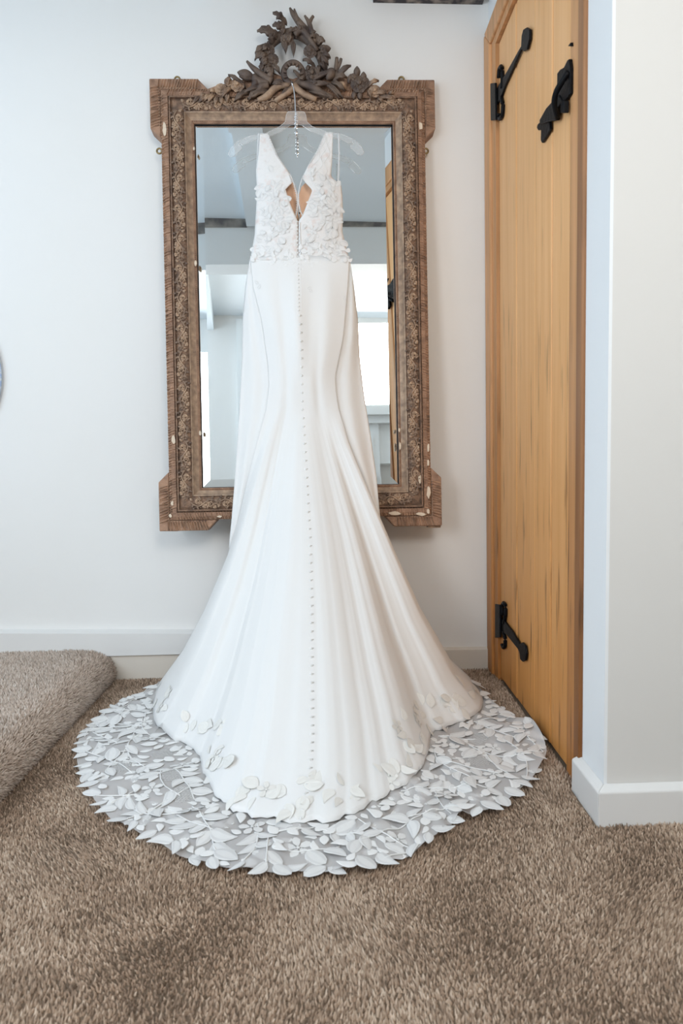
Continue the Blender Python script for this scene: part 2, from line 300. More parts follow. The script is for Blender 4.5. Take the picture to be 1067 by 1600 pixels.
# ------------------------------------------------------------------ door (in the plane x = 0.5)
door = bpy.data.objects.new('door_1', None); COL.objects.link(door); door['kind'] = 'structure'; door['label'] = 'oak ledged plank door with black iron hinges and latch'; door.location = (0.5, -0.4, 0)
def dl(g): return rel(door, g)
jy = -0.118
head = atX(784, 0, 0.49); hz = 1.848
dl(G().box((0.492, jy, -0.02), (0.6, 0.0, 1.935))).build('door_jamb', M_oakf, door)
bevel(dl(G().prism([(0.50, -0.002, -0.02), (0.50, -0.072, -0.02), (0.50, -0.072, 1.872), (0.50, -0.002, 1.935)], (-0.016, 0, 0))).build('jamb_moulding', M_oakf, door), 0.006, 3)
bevel(dl(G().prism([(0.50, -0.0025, 1.9352), (0.50, -0.0725, 1.8722), (0.50, -0.8, 1.872), (0.50, -0.8, 1.935)], (-0.016, 0, 0))).build('head_moulding', M_oakf, door), 0.006, 3)
dl(G().box((0.492, -0.8, hz), (0.6, jy, 1.95))).build('door_head', M_oakf, door)
bs = [jy-0.004, -0.305, -0.470, -0.598, -0.712]
for i in range(4):
    o = dl(G().box((0.500+0.0012*(i % 2), bs[i+1]+0.0015, 0.004), (0.53, bs[i]-0.0015, hz-0.004))).build('plank', M_oak, door); bevel(o, 0.004, 2)
o = dl(G().box((0.4985, -0.798, -0.02), (0.56, -0.7125, hz))).build('closing_jamb', M_oakd if False else M_oakf, door); bevel(o, 0.006, 3)
o = dl(G().box((0.492, -0.808, -0.02), (0.51, -0.775, 1.95))).build('closing_moulding', M_oakd, door); bevel(o, 0.004, 2)
dl(G().box((0.535, -0.72, 0), (0.56, jy, hz))).build('backing_board', M_oakd, door)
def px6(P): return [(740+x/5.335, y/5.335) for x, y in P]
def px7(P): return [(740+x/3.263, 900+y/3.263) for x, y in P]
def onDoor(P, x): return [atX(a, b, x) for a, b in P]
def hinge(T, plate, strap, loops, parent, label):
    e = bpy.data.objects.new('strap_hinge', None); COL.objects.link(e); e.parent = parent; e['label'] = label
    def put(g, n, sm_=False):
        o = rel(parent, g).build(n, M_iron, e, smooth=sm_); return o
    bevel(put(G().prism(onDoor(T(plate), 0.4915), (-0.006, 0, 0)), 'hinge_plate'), 0.0015)
    bevel(put(G().prism(onDoor(T(strap), 0.498), (-0.006, 0, 0)), 'hinge_strap'), 0.0015)
    for lp in loops: put(G().tube(arc(onDoor(T(lp), 0.494), 14), 0.0055, 8), 'scroll_curl', True)
    c = atX(*T([plate[0]])[0], 0.472)
    return e
hinge(px6, [(155, 695), (195, 690), (200, 1000), (158, 1005)],
      [(196, 760), (235, 690), (300, 585), (395, 415), (414, 385), (418, 300), (432, 245), (460, 228), (485, 245), (484, 320), (462, 412), (436, 428), (414, 412), (312, 640), (275, 720), (243, 810), (222, 850), (196, 880)],
      [[(238, 735), (240, 640), (238, 575), (228, 553), (212, 575), (208, 650)], [(228, 810), (245, 880), (240, 960), (222, 990), (206, 985), (210, 945)]], door, 'upper black T-hinge with scrolled curls')
hinge(px7, [(118, 142), (142, 146), (142, 312), (118, 315)],
      [(143, 215), (165, 228), (205, 280), (243, 345), (258, 338), (272, 355), (277, 395), (273, 430), (260, 437), (247, 425), (243, 388), (235, 372), (175, 297), (143, 285)],
      [[(155, 240), (163, 195), (162, 150), (152, 135), (145, 150), (147, 200)], [(150, 280), (161, 320), (160, 358), (151, 367), (144, 350)]], door, 'lower black T-hinge near the floor')
la = bpy.data.objects.new('latch', None); COL.objects.link(la); la.parent = door; la['label'] = 'black iron latch and handle'
def lput(g, n, s=False): return rel(door, g).build(n, M_iron, la, smooth=s)
bevel(lput(G().prism(onDoor(px6([(812, 500), (826, 490), (835, 560), (833, 780), (800, 832), (770, 850), (735, 870), (722, 780), (726, 610), (750, 578), (782, 560)]), 0.499), (-0.008, 0, 0)), 'latch_plate'), 0.002)
bevel(lput(G().prism(onDoor(px6([(742, 790), (775, 850), (742, 890), (728, 950), (722, 1003), (662, 1012), (640, 1020), (585, 1035), (583, 1000), (640, 900)]), 0.497), (-0.010, 0, 0)), 'handle_arm'), 0.002)
bevel(lput(G().prism(onDoor(px6([(556, 1035), (580, 1012), (655, 1010), (662, 1075), (640, 1120), (592, 1192), (582, 1172), (585, 1082), (560, 1086), (549, 1065)]), 0.499), (-0.007, 0, 0)), 'handle_leaf'), 0.002)
p0, p1 = onDoor(px6([(790, 600), (700, 980)]), 0.490)
m_ = (p0+p1)/2+np.array([-0.016, 0, 0]); lput(G().tube(cr([p0, p0*0.7+p1*0.3+np.array([-0.012, 0, 0]), m_, p0*0.25+p1*0.75+np.array([-0.012, 0, 0]), p1], 14), 0.006, 8), 'grip_bar', True)
bevel(lput(G().prism(onDoor(px6([(770, 850), (798, 835), (797, 942), (769, 942)]), 0.496), (-0.012, 0, 0)), 'latch_bar'), 0.002)
bevel(lput(G().prism(onDoor(px6([(832, 352), (835, 386), (808, 384)]), 0.499), (-0.006, 0, 0)), 'latch_catch'), 0.001)

# ------------------------------------------------------------------ carpet pile (uncountable, real geometry)
def tufts(name, P, N, hgt, rad, mat_, parent, lean, extra):
    n = len(P); T = np.zeros((n, 3)); T[:, 0] = 1; T -= N*(N*T).sum(1)[:, None]; T /= np.linalg.norm(T, axis=1)[:, None]; B = np.cross(N, T)
    a0 = rng.uniform(0, 2*PI, n); r = rad*rng.uniform(0.75, 1.3, n); hh = hgt*rng.uniform(0.7, 1.2, n)
    V = np.zeros((n, 4, 3))
    for k in range(3):
        a = a0+2*PI*k/3; V[:, k] = P+(np.cos(a)*r)[:, None]*T+(np.sin(a)*r)[:, None]*B
    L = lean+rng.normal(0, 0.45, (n, 3)); L -= N*(N*L).sum(1)[:, None]
    V[:, 3] = P+(N+L*0.42)*hh[:, None]
    idx = np.arange(n)[:, None]*4
    Fc = np.stack([idx+[0, 1, 3], idx+[1, 2, 3], idx+[2, 0, 3]], 1).reshape(-1, 3)
    me = bpy.data.meshes.new(name); me.vertices.add(4*n); me.vertices.foreach_set('co', V.reshape(-1).astype(np.float32))
    me.loops.add(9*n); me.loops.foreach_set('vertex_index', Fc.reshape(-1).astype(np.int32)); me.polygons.add(3*n)
    me.polygons.foreach_set('loop_start', np.arange(0, 9*n, 3, dtype=np.int32)); me.update(calc_edges=True)
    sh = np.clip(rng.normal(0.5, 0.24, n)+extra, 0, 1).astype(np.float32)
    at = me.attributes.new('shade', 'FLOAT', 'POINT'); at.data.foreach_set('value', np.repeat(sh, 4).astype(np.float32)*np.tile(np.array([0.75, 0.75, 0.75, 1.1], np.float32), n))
    me.materials.append(mat_); return link(name, me, parent, 'stuff')
def field(X, Y, seed, sc):
    r = np.random.default_rng(seed); out = 0
    for k in range(7):
        a = r.uniform(0, 2*PI); w = sc*r.uniform(0.6, 2.2); out = out+np.sin(w*(X*np.cos(a)+Y*np.sin(a))+r.uniform(0, 6.28)+0.8*np.sin(w*0.7*(X*np.sin(a)-Y*np.cos(a))))
    return out/3.0
sp = 0.0042
gx, gy = np.meshgrid(np.arange(-1.5, 1.35, sp), np.arange(-1.42, 0.0, sp)); gx = gx.ravel(); gy = gy.ravel()
gx = gx+rng.uniform(-sp, sp, len(gx))*0.6; gy = gy+rng.uniform(-sp, sp, len(gy))*0.6
dd = gy+2.16; keep = (np.abs(gx) < 0.54*dd+0.10) & ~((gx > 0.483) & (gy > -0.935) & (gy < -0.79)) & ~((gx > 0.497) & (gy > -0.93)) & ~((gx > 0.478) & (gy > -0.94) & (gx < 0.5) & (gy < -0.8)) & (gx > -0.735) | False
keep &= (gy < -0.01)
gx, gy = gx[keep], gy[keep]
f1 = field(gx, gy, 3, 14); f2 = field(gx, gy, 8, 26); f3 = field(gx, gy, 21, 14)
lean = np.stack([0.7*f3, -0.1+0.7*f1, 0*gx], 1)
P = np.stack([gx, gy, np.full_like(gx, -0.006)], 1); N = np.tile([0, 0, 1.0], (len(gx), 1))
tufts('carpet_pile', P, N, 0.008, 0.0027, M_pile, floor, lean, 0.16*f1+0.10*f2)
# raised carpeted step at the left, rounded nosing
prof = [(-0.722, -0.006), (-0.716, 0.02), (-0.720, 0.045), (-0.732, 0.066), (-0.752, 0.082), (-0.778, 0.091), (-0.82, 0.095), (-2.0, 0.095)]
pr = arc(cr(prof[:7], 20), 20).tolist()+[[-2.0, 0.095]]
ys = np.linspace(YB+0.2, 0.0, 40); V = [(x, y, z) for y in ys for x, z in pr]; n_ = len(pr)
Fc = [(i*n_+j, i*n_+j+1, (i+1)*n_+j+1, (i+1)*n_+j) for i in range(39) for j in range(n_-1)]
step = obj('step_floor', V, Fc, M_under, smooth=True, kind='structure'); step['label'] = 'raised carpeted step with rounded edge at the lower left'
PA = arc(cr(prof[:7], 60), 200); s_len = np.linalg.norm(np.diff(PA, axis=0), axis=1).sum()
su, sy = np.meshgrid(np.arange(0, s_len+0.50, sp), np.arange(-1.30, -0.004, sp)); su = su.ravel(); sy = sy.ravel()
su = su+rng.uniform(-sp, sp, len(su))*0.6; sy = sy+rng.uniform(-sp, sp, len(sy))*0.6
q = np.clip(su/s_len, 0, 1); ax = np.interp(q, np.linspace(0, 1, 200), PA[:, 0])-np.maximum(su-s_len, 0); az = np.interp(q, np.linspace(0, 1, 200), PA[:, 1])
dxs = np.interp(q, np.linspace(0, 1, 200), np.gradient(PA[:, 0])); dzs = np.interp(q, np.linspace(0, 1, 200), np.gradient(PA[:, 1]))
nrm = np.stack([dzs, 0*dxs, -dxs], 1); nrm /= np.linalg.norm(nrm, axis=1)[:, None]; nrm[su > s_len] = (0, 0, 1)
keep = (np.abs(ax) < 0.56*(sy+2.16)+0.15) & (sy < -0.02)
f1 = field(ax, sy, 5, 12); f2 = field(ax, sy, 9, 30)
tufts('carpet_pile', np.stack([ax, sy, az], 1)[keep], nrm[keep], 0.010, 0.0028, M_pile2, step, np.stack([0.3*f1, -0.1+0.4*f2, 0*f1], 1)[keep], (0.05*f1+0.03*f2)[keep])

# ------------------------------------------------------------------ wall plate (only its edge is in the picture)
pl = thing('wall_plate', 'pale blue patterned round plate on the wall, just its edge at far left', 'plate', (-1.262, -0.002, 0.98))
g = G(); ring = [(0.0, 0.006), (0.15, 0.006), (0.17, 0.008), (0.235, 0.011), (0.25, 0.012), (0.250, 0.008), (0.16, 0.002), (0.0, 0.001)]
V = []; Fc = []; S = 72
for r, d in ring:
    for k in range(S): V.append((r*math.cos(2*PI*k/S), -d, r*math.sin(2*PI*k/S)))
for i in range(len(ring)-1):
    for k in range(S): Fc.append((i*S+k, i*S+(k+1) % S, (i+1)*S+(k+1) % S, (i+1)*S+k))
obj('dish', V, Fc, M_plate, pl, True)
g = G()
for k in range(90):
    a = 2*PI*k/90; g.tube([(0.19*math.cos(a), -0.0095, 0.19*math.sin(a)), (0.242*math.cos(a+0.04), -0.012, 0.242*math.sin(a+0.04))], 0.0022, 4)
g.build('rim_ribs', mat('blue_rim_ribs', (0.55, 0.68, 0.85), 0.3), pl, kind='stuff')

# ------------------------------------------------------------------ mirror
a_, b2 = math.radians(4.5), math.radians(1.5)
MN = np.array([math.sin(b2), -math.cos(a_)*math.cos(b2), math.sin(a_)]); MN /= np.linalg.norm(MN)
MD = MN@atY(463, 478, -0.08)
def mp(px, py, d=0.0): return on(px, py, MN, MD+d)
TL, TR, BR, BL = mp(303, 195), mp(612.5, 195), mp(623.5, 757), mp(316.7, 762)
EX = (TR+BR-TL-BL); EX /= np.linalg.norm(EX); EY = np.cross(EX, MN); EY /= np.linalg.norm(EY)
if EY[2] > 0: EY = -EY
CEN = (TL+TR+BR+BL)/4; W = 0.5854; H = 1.0697
O0 = CEN-EX*W/2-EY*H/2
def ml(X, Y, d=0.0): return O0+EX*X+EY*Y+MN*d
mirror = thing('wall_mirror', 'tall ornate brown carved mirror with wreath crest hanging on the white wall', 'mirror', tuple(ml(W/2, H+0.12, -0.03)))
def mb(g, name, m, parent=None, smooth=False, kind=None):
    off = np.array(mirror.location); g.V = [v-off for v in g.V]; return g.build(name, m, parent or mirror, smooth, kind)
# glass: flat plate and four bevelled strips
bw = 0.024
g = G().add([ml(bw, bw), ml(W-bw, bw), ml(W-bw, H-bw), ml(bw, H-bw)], [(0, 3, 2, 1)]); mb(g, 'mirror_glass', M_glass)
cs = [(0, 0), (W, 0), (W, H), (0, H)]; ci = [(bw, bw), (W-bw, bw), (W-bw, H-bw), (bw, H-bw)]
for k in range(4):
    k2 = (k+1) % 4; q_ = -0.0036 if k == 1 else -0.0025
    mb(G().add([ml(*cs[k], q_), ml(*cs[k2], q_), ml(*ci[k2], 0), ml(*ci[k], 0)], [(0, 3, 2, 1)]), 'glass_bevel', M_glass)
mb(G().hexa([ml(-0.08, -0.08, -0.03), ml(W+0.08, -0.08, -0.03), ml(W+0.08, H+0.08, -0.03), ml(-0.08, H+0.08, -0.03)], [ml(-0.08, -0.08, -0.01), ml(W+0.08, -0.08, -0.01), ml(W+0.08, H+0.08, -0.01), ml(-0.08, H+0.08, -0.01)]), 'back_board', M_black)
def rail_ring(prof, name, m, smooth=False):
    g = G(); V = []; n = len(prof)
    for (sx, sy) in ((0, 0), (1, 0), (1, 1), (0, 1)):
        for o, d in prof: V.append(ml(-o if sx == 0 else W+o, -o if sy == 0 else H+o, d))
    Fc = [(i*n+j, i*n+j+1, ((i+1) % 4)*n+j+1, ((i+1) % 4)*n+j) for i in range(4) for j in range(n-1)]
    g.add(V, Fc); return mb(g, name, m, smooth=smooth)
rail_ring([(0.004, -0.012), (-0.001, 0.001), (0.0, 0.002)], 'rebate', M_black)
rail_ring([(0.0, 0.001), (0.0005, 0.008), (0.004, 0.0105), (0.0075, 0.008)], 'bead_edge', M_frame)
rail_ring([(0.0075, 0.008), (0.011, 0.010), (0.015, 0.013), (0.019, 0.0175), (0.0225, 0.024), (0.0245, 0.025)], 'cove_moulding', M_cove)
rail_ring([(0.0245, 0.025), (0.0255, 0.020), (0.032, 0.024), (0.044, 0.027), (0.056, 0.024), (0.0635, 0.020), (0.064, 0.028), (0.068, 0.028), (0.068, 0.014)], 'carved_band', M_band)
rail_ring([(0.068, 0.014), (0.0725, 0.014), (0.0725, 0.021), (0.084, 0.020), (0.094, 0.013), (0.095, -0.03), (0.05, -0.03)], 'outer_moulding', M_frame)
# corner ears
E_ = 0.126; ears = []
def ear(sx, sy):
    def q(x, y, d): return ml(-x if sx == 0 else W+x, -y if sy == 0 else H+y, d)
    c = 0.02
    poly = [(E_, E_), (-0.015, E_), (-0.045, 0.095), (0.095, 0.095), (0.095, -0.048), (E_, -0.018)]
    V0 = [q(x, y, -0.032) for x, y in poly]; V1 = [q(x, y, 0.014) for x, y in poly]; n = 6
    g = G().add(V0+V1, [tuple(range(n)), tuple(range(2*n-1, n-1, -1))]+[(i, i+n, (i+1) % n+n, (i+1) % n) for i in range(n)])
    bevel(mb(g, 'corner_block', M_frame), 0.003)
for sx in (0, 1):
    for sy in (0, 1): ear(sx, sy)
# fluting ridges and beads: far too many to pick apart
g = G(); rr = random.Random(4)
def ridge(p, along, across, w, L, hh):
    n = MN; a = np.asarray(along); c = np.asarray(across)
    h2 = hh*rr.uniform(0.6, 1.2); sk = a*L*rr.uniform(0.05, 0.35)
    g.add([p-a*w/2, p+a*w/2, p+a*w/2+c*L+sk, p-a*w/2+c*L+sk, p+n*h2, p+c*L*0.85+n*h2*0.7+sk], [(0, 1, 4), (1, 2, 5, 4), (2, 3, 5), (3, 0, 4, 5)])
pitch = 0.0078
def ridges(o0, o1, d, s0=None, s1=None):
    for side in range(4):
        Lr = H if side in (0, 2) else W
        lo, hi = -o0, Lr+o0
        t = lo
        while t < hi:
            if side == 0: p, al, ac = ml(-o0, t, d), EY, -EX
            elif side == 2: p, al, ac = ml(W+o0, t, d), EY, EX
            elif side == 1: p, al, ac = ml(t, -o0, d), EX, -EY
            else: p, al, ac = ml(t, H+o0, d), EX, EY
            if (s0 is None) or t < s0 or t > Lr-s0: ridge(p, al, ac, pitch*0.7, o1-o0, 0.0065)
            t += pitch
ridges(0.074, 0.094, 0.0165); ridges(0.100, 0.125, 0.0135, s0=0.012)
mb(g, 'fluting', M_flute, kind='stuff')
g = G()
for side in range(4):
    Lr = H if side in (0, 2) else W
    for off, st, r, d in ((0.0705, 0.0085, 0.0021, 0.0155), (0.0035, 0.0055, 0.0014, 0.0105), (0.098, 0.009, 0.0022, 0.015)):
        t = -off
        while t < Lr+off:
            if off < 0.09 or t < 0.01 or t > Lr-0.01:
                p = ml(-off, t, d) if side == 0 else ml(W+off, t, d) if side == 2 else ml(t, -off, d) if side == 1 else ml(t, H+off, d)
                g.ball(p, r, 5, 3)
            t += st
mb(g, 'beading', M_carve, smooth=True, kind='stuff')
# carved scrolls of the band: one mesh, repeated as parts
def scroll_mesh():
    g = G()
    def P(x, y, z=0.0): return np.array([x, y, z])
    S = []
    for k in range(22):      # S-stem
        t = k/21; S.append(P(-0.036+0.072*t, 0.009*math.sin(2*PI*t), 0.003))
    g.tube(S, [0.0016+0.0008*math.sin(PI*k/21) for k in range(22)], 5)
    for cx, cy, s, d in ((-0.018, -0.004, 1, 1), (0.018, 0.004, -1, -1)):
        C = []
        for k in range(14):
            t = k/13; a = t*1.6*2*PI*d; r = 0.0085*(1-0.8*t); C.append(P(cx+r*math.cos(a+1.2*d), cy+s*r*math.sin(a+1.2*d), 0.003+0.002*t))
        g.tube(C, [0.0020*(1-0.4*k/13) for k in range(14)], 5)
    def leaf(x, y, a, L, w):
        c, s = math.cos(a), math.sin(a)
        def q(u, v, z): return P(x+c*u-s*v, y+s*u+c*v, z)
        g.add([q(0, 0, 0.002), q(L*0.35, w, 0.0015), q(L*0.5, w*0.5, 0.004), q(L*0.7, w*0.8, 0.001), q(L, 0, 0.0015), q(L*0.7, -w*0.8, 0.001), q(L*0.5, -w*0.5, 0.004), q(L*0.35, -w, 0.0015), q(L*0.5, 0, 0.0062)],
              [(0, 8, 1), (1, 8, 2), (2, 8, 3), (3, 8, 4), (4, 8, 5), (5, 8, 6), (6, 8, 7), (7, 8, 0)])
    for x, y, a, L in ((-0.03, 0.002, 2.0, 0.013), (-0.022, 0.008, 1.1, 0.012), (-0.008, 0.008, 0.5, 0.014), (-0.006, 0.004, -2.2, 0.013), (0.006, -0.006, -0.6, 0.014), (0.02, -0.008, -1.3, 0.012), (0.03, -0.004, -0.7, 0.013), (0.01, 0.006, 1.9, 0.012), (-0.012, -0.008, -1.9, 0.011), (0.028, 0.006, 1.2, 0.011), (-0.033, -0.006, -2.4, 0.011), (0.001, 0.001, 1.5, 0.012)):
        leaf(x, y, a, L, 0.0042)
    for k in range(5):
        a = 2*PI*k/5+0.3; leaf(0.037+0.001*math.cos(a), 0.0+0.001*math.sin(a), a, 0.0095, 0.0042)
    g.ball((0.037, 0, 0.005), 0.0026, 6, 4)
    for k in range(16): leaf(-0.036+0.0048*k, rr.uniform(-0.012, 0.012), rr.uniform(0, 6.28), rr.uniform(0.008, 0.013), 0.0036)
    for k in range(10):
        g.ball((rr.uniform(-0.036, 0.036), rr.choice((-1, 1))*rr.uniform(0.011, 0.015), 0.002), 0.0019, 5, 3)
    return g.data('carved_scroll', M_carve, True)
SCR = scroll_mesh()
def frameM(p, x, y, z, s=1.0, flip=1):
    m = Matrix.Identity(4)
    for i in range(3): m[i][0] = x[i]*s; m[i][1] = y[i]*s*flip; m[i][2] = z[i]*s; m[i][3] = p[i]-mirror.location[i]
    return m
for side in range(4):
    Lr = H if side in (0, 2) else W; n = 13 if side in (0, 2) else 8
    for k in range(n):
        t = -0.03+(Lr+0.06)*(k+0.5)/n; off = 0.0445
        p, x = (ml(-off, t, 0.0255), EY) if side == 0 else (ml(W+off, t, 0.0255), EY) if side == 2 else (ml(t, -off, 0.0255), EX) if side == 1 else (ml(t, H+off, 0.0255), EX)
        y = np.cross(MN, x); o = link('carved_scroll', SCR, mirror); o.matrix_local = frameM(p, x, y, MN, 1.06, 1 if k % 2 else -1)
# bare plaster chips where the gilding is lost
def chip(px, py, w, hgt, d=0.019, seed=0):
    r2 = random.Random(seed); V = []
    for k in range(9):
        a = 2*PI*k/9; q = r2.uniform(0.7, 1.1); V.append((px+w/2*q*math.cos(a), py+hgt/2*q*math.sin(a)))
    g = G(); top = [mp(x, y, d+0.0045) for x, y in V]; bot = [mp(px+(x-px)*1.25, py+(y-py)*1.15, d-0.002) for x, y in V]
    n = 9; g.add(bot+top, [tuple(range(2*n-1, n-1, -1))]+[(i, (i+1) % n, (i+1) % n+n, i+n) for i in range(n)]); mb(g, 'plaster_chip', M_plaster)
for i, c in enumerate([(257, 202, 6, 25), (271, 687, 7, 14), (312.5, 677, 3, 9), (303, 232, 3, 6), (305.5, 412, 4, 9), (269, 786, 4, 8), (266, 806, 5, 6), (343, 807, 9, 4), (657, 197, 7, 13), (625, 697, 3.5, 13), (624, 672, 3, 7), (653, 700, 4, 9), (655.5, 748, 5, 18), (669, 699, 4, 14), (669, 723, 4, 10), (669.5, 770, 6, 20), (617, 802, 21, 7), (658, 803, 15, 6), (669, 799, 5, 9)]):
    chip(*c, d=0.022 if 272 < c[0] < 656 and 160 < c[1] < 796 else 0.018, seed=i)
# feet and screw rings
for x in (271, 676): 
    a = mp(x-10, 817, -0.02); b_ = mp(x+10, 831, -0.02)
    p = [mp(x-10, 817, -0.03), mp(x+10, 817, -0.03), mp(x+10, 824 if x > 500 else 829.5, -0.03), mp(x-10, 824 if x > 500 else 829.5, -0.03)]
    bevel(mb(G().prism(p, MN*0.03), 'foot_block', M_carve), 0.002)
for (px, py) in ((277, 124), (627, 124), (249, 236), (665, 236)):
    c = mp(px, py, -0.01); g = G(); g.tube([c+0.0075*(math.cos(a)*EX+math.sin(a)*EY) for a in np.linspace(0, 2*PI, 15)], 0.0028, 6, up=MN); mb(g, 'hanging_ring', M_brass, smooth=True)

# ---- the carved crest: carved pieces as sub-parts
crest = bpy.data.objects.new('crest', None); COL.objects.link(crest); crest.parent = mirror; crest['label'] = 'carved wreath, bow and foliage crest'
def cp(cx, cy, d=0.0): return mp(330+cx/3.679, cy/3.679, d)
KS = 1/3.679/528.0*1.0       # crest drawing unit in metres
def csub(g, name, m=None, smooth=True): return mb(g, name, m or M_crest, crest, smooth)
def tubec(pts, r, name='branch', d=0.02, m=None):
    P = [cp(p[0], p[1], d+(p[2] if len(p) > 2 else 0)) for p in pts]; n = max(8, 3*len(P)); Q = cr(P, n)
    R = np.interp(np.linspace(0, 1, n), np.linspace(0, 1, len(r)), r)*KS if not np.isscalar(r) else r*KS
    csub(G().tube(Q, R, 8, up=MN), name, m)
def carved_leaf(b, t, w, d0=0.02, d1=0.03, name='carved_leaf', lobes=3, m=None, curl=0.012):
    """pointed lobed leaf from base b to tip t (drawing units), width w; relief cupped along a groove"""
    B = cp(*b, d0); T = cp(*t, d1); L = np.linalg.norm(T-B); ax = (T-B)/L; sd = np.cross(MN, ax); sd /= np.linalg.norm(sd); w = w*KS
    n = 4*lobes+1; mid = []; le = []; ri = []; fl = []; fr = []
    for i in range(n):
        u = i/(n-1); env = (math.sin(PI*min(1, u*0.93+0.07))**0.75)*(1-0.35*u)
        lob = 1+0.28*math.sin(2*PI*lobes*u-0.6) if lobes > 1 else 1
        c = B+ax*L*u+MN*curl*math.sin(PI*u)
        ww = w*0.5*env*lob; sl = ax*ww*0.25
        mid.append(c-MN*0.002); fl.append(c+sd*ww*0.5+MN*0.004*env); fr.append(c-sd*ww*0.5+MN*0.004*env)
        le.append(c+sd*ww+sl-MN*0.003); ri.append(c-sd*ww+sl-MN*0.003)
    bk = [c-MN*0.009 for c in mid]
    V = le+fl+mid+fr+ri+bk; Fc = []
    for i in range(n-1):
        for a, b_ in ((0, 1), (1, 2), (2, 3), (3, 4), (4, 5), (5, 0)):
            Fc.append((a*n+i, b_*n+i, b_*n+i+1, a*n+i+1))
    csub(G().add(V, Fc), name, m)
def bud(c, t, w, name='carved_bud', d=0.028, m=None):
    B = cp(*c, d); T = cp(*t, d+0.004); n = 9; w = w*KS*0.5
    csub(G().tube([B+(T-B)*i/(n-1) for i in range(n)], [max(0.0006, w*math.sin(PI*(0.12+0.86*i/(n-1)))**0.8) for i in range(n)], 8, up=MN), name, m)
def flower(c, r, d=0.030, name='carved_flower', n=6, rose=False, m=None):
    C = cp(*c, d); r = r*KS; g = G()
    for lay in range(2 if not rose else 3):
        rl = r*(1-0.33*lay); k0 = n if not rose else 5
        for k in range(k0):
            a = 2*PI*(k+0.5*lay)/k0+0.3; ax = math.cos(a)*EX+math.sin(a)*EY; sd = np.cross(MN, ax); w = rl*math.sin(PI/k0)*1.05; z = 0.004*lay
            p = lambda u, v, h: C+ax*rl*u+sd*w*v+MN*(h*rl+z)
            g.add([p(0.12, 0, 0.1), p(0.5, 0.7, 0.30), p(0.85, 0.9, 0.10), p(1.03, 0, 0.02), p(0.85, -0.9, 0.10), p(0.5, -0.7, 0.30), p(0.6, 0, 0.08), p(0.5, 0, -0.4)],
                  [(0, 6, 1), (1, 6, 2), (2, 6, 3), (3, 6, 4), (4, 6, 5), (5, 6, 0), (1, 2, 7), (2, 3, 7), (3, 4, 7), (4, 5, 7)])
    g.ball(C+MN*(0.003+0.25*r), r*0.28, 7, 4); csub(g, name, m, smooth=False)
ML_ = M_carve
# wreath
tubec([(335, 450), (318, 400), (310, 345), (322, 290), (352, 245), (395, 212), (440, 195), (490, 195), (540, 218), (585, 262), (618, 310), (640, 360), (640, 410), (605, 455), (540, 480)], [20, 26, 28, 24, 26, 28, 28, 28, 28, 26, 26, 26, 26, 22, 16], 'wreath_ring', 0.014)
tubec([(600, 260), (560, 200), (505, 130), (470, 80), (452, 46)], [26, 26, 20, 15, 6], 'twig'); tubec([(500, 125), (487, 85), (477, 52)], [14, 9, 5], 'twig', 0.025)
tubec([(598, 250), (575, 180), (562, 130), (537, 90)], [18, 16, 13, 6], 'twig', 0.028); tubec([(564, 135), (575, 110), (586, 93)], [12, 10, 9], 'twig', 0.028)
tubec([(480, 200), (520, 175), (560, 215), (610, 290)], [14, 18, 16, 10], 'twig', 0.034)
for b, t, w, l in [((435, 135), (352, 68), 46, 3), ((425, 175), (350, 140), 52, 3), ((395, 205), (262, 172), 66, 3), ((350, 215), (285, 148), 34, 2), ((420, 120), (372, 100), 30, 2), ((330, 265), (250, 300), 42, 2), ((320, 300), (248, 340), 46, 2), ((345, 370), (398, 420), 34, 2), ((300, 360), (285, 410), 40, 2),
                   ((470, 235), (474, 322), 36, 1), ((415, 225), (430, 302), 46, 1), ((450, 180), (445, 250), 50, 2), ((500, 190), (455, 175), 34, 1), ((620, 270), (632, 205), 44, 1), ((600, 385), (524, 338), 36, 3), ((565, 380), (548, 412), 26, 2), ((640, 360), (608, 330), 44, 2), ((660, 400), (632, 300), 40, 1)]:
    carved_leaf(b, t, w, 0.022, 0.034, lobes=l)
for k in range(30):
    a_w = math.radians(-40+k*260/29); rx_, ry_ = 150, 135; c_ = (478+rx_*math.cos(a_w), 325-ry_*math.sin(a_w)); o_ = a_w+rr.uniform(-1.3, 1.0); l_ = rr.uniform(36, 62)*(1 if math.cos(o_-a_w) > 0 else 0.7)
    if c_[1] < 460: carved_leaf(c_, (c_[0]+l_*math.cos(o_), c_[1]-l_*math.sin(o_)), rr.uniform(28, 42), 0.026, rr.uniform(0.026, 0.042), lobes=rr.choice((1, 2, 3)))
bud((640, 285), (688, 278), 40); bud((640, 322), (680, 338), 34); bud((600, 240), (640, 222), 30)
flower((435, 225), 38, rose=True); flower((330, 290), 36, n=7); flower((350, 345), 38, rose=True); flower((310, 345), 30, rose=True); flower((568, 298), 38, rose=True); flower((580, 425), 44, n=9); flower((400, 150), 26, rose=True)
# fan leaves dropping into the lower left of the wreath
for t in [(300, 420), (345, 450), (395, 418)]: carved_leaf((345, 375), t, 40, 0.02, 0.03, lobes=1)
bud((335, 420), (345, 452), 42)
# bow ring
tubec([(462, 492), (432, 462), (416, 425), (424, 388), (450, 364), (480, 360), (508, 376), (526, 410), (526, 440), (506, 470), (484, 492)], [20, 19, 17, 16, 15, 15, 15, 16, 18, 19, 20], 'bow_ring', 0.026)
for q in range(9):
    a = -0.3+q*(PI+0.6)/8; x = 471+48*math.cos(PI+a*1.0); y = 428-62*math.sin(a)
    tubec([(x-11*math.cos(a), y-10*math.sin(a+0.5)), (x+11*math.cos(a), y+10*math.sin(a-0.5))], 6, 'ribbon_wrap', 0.040)
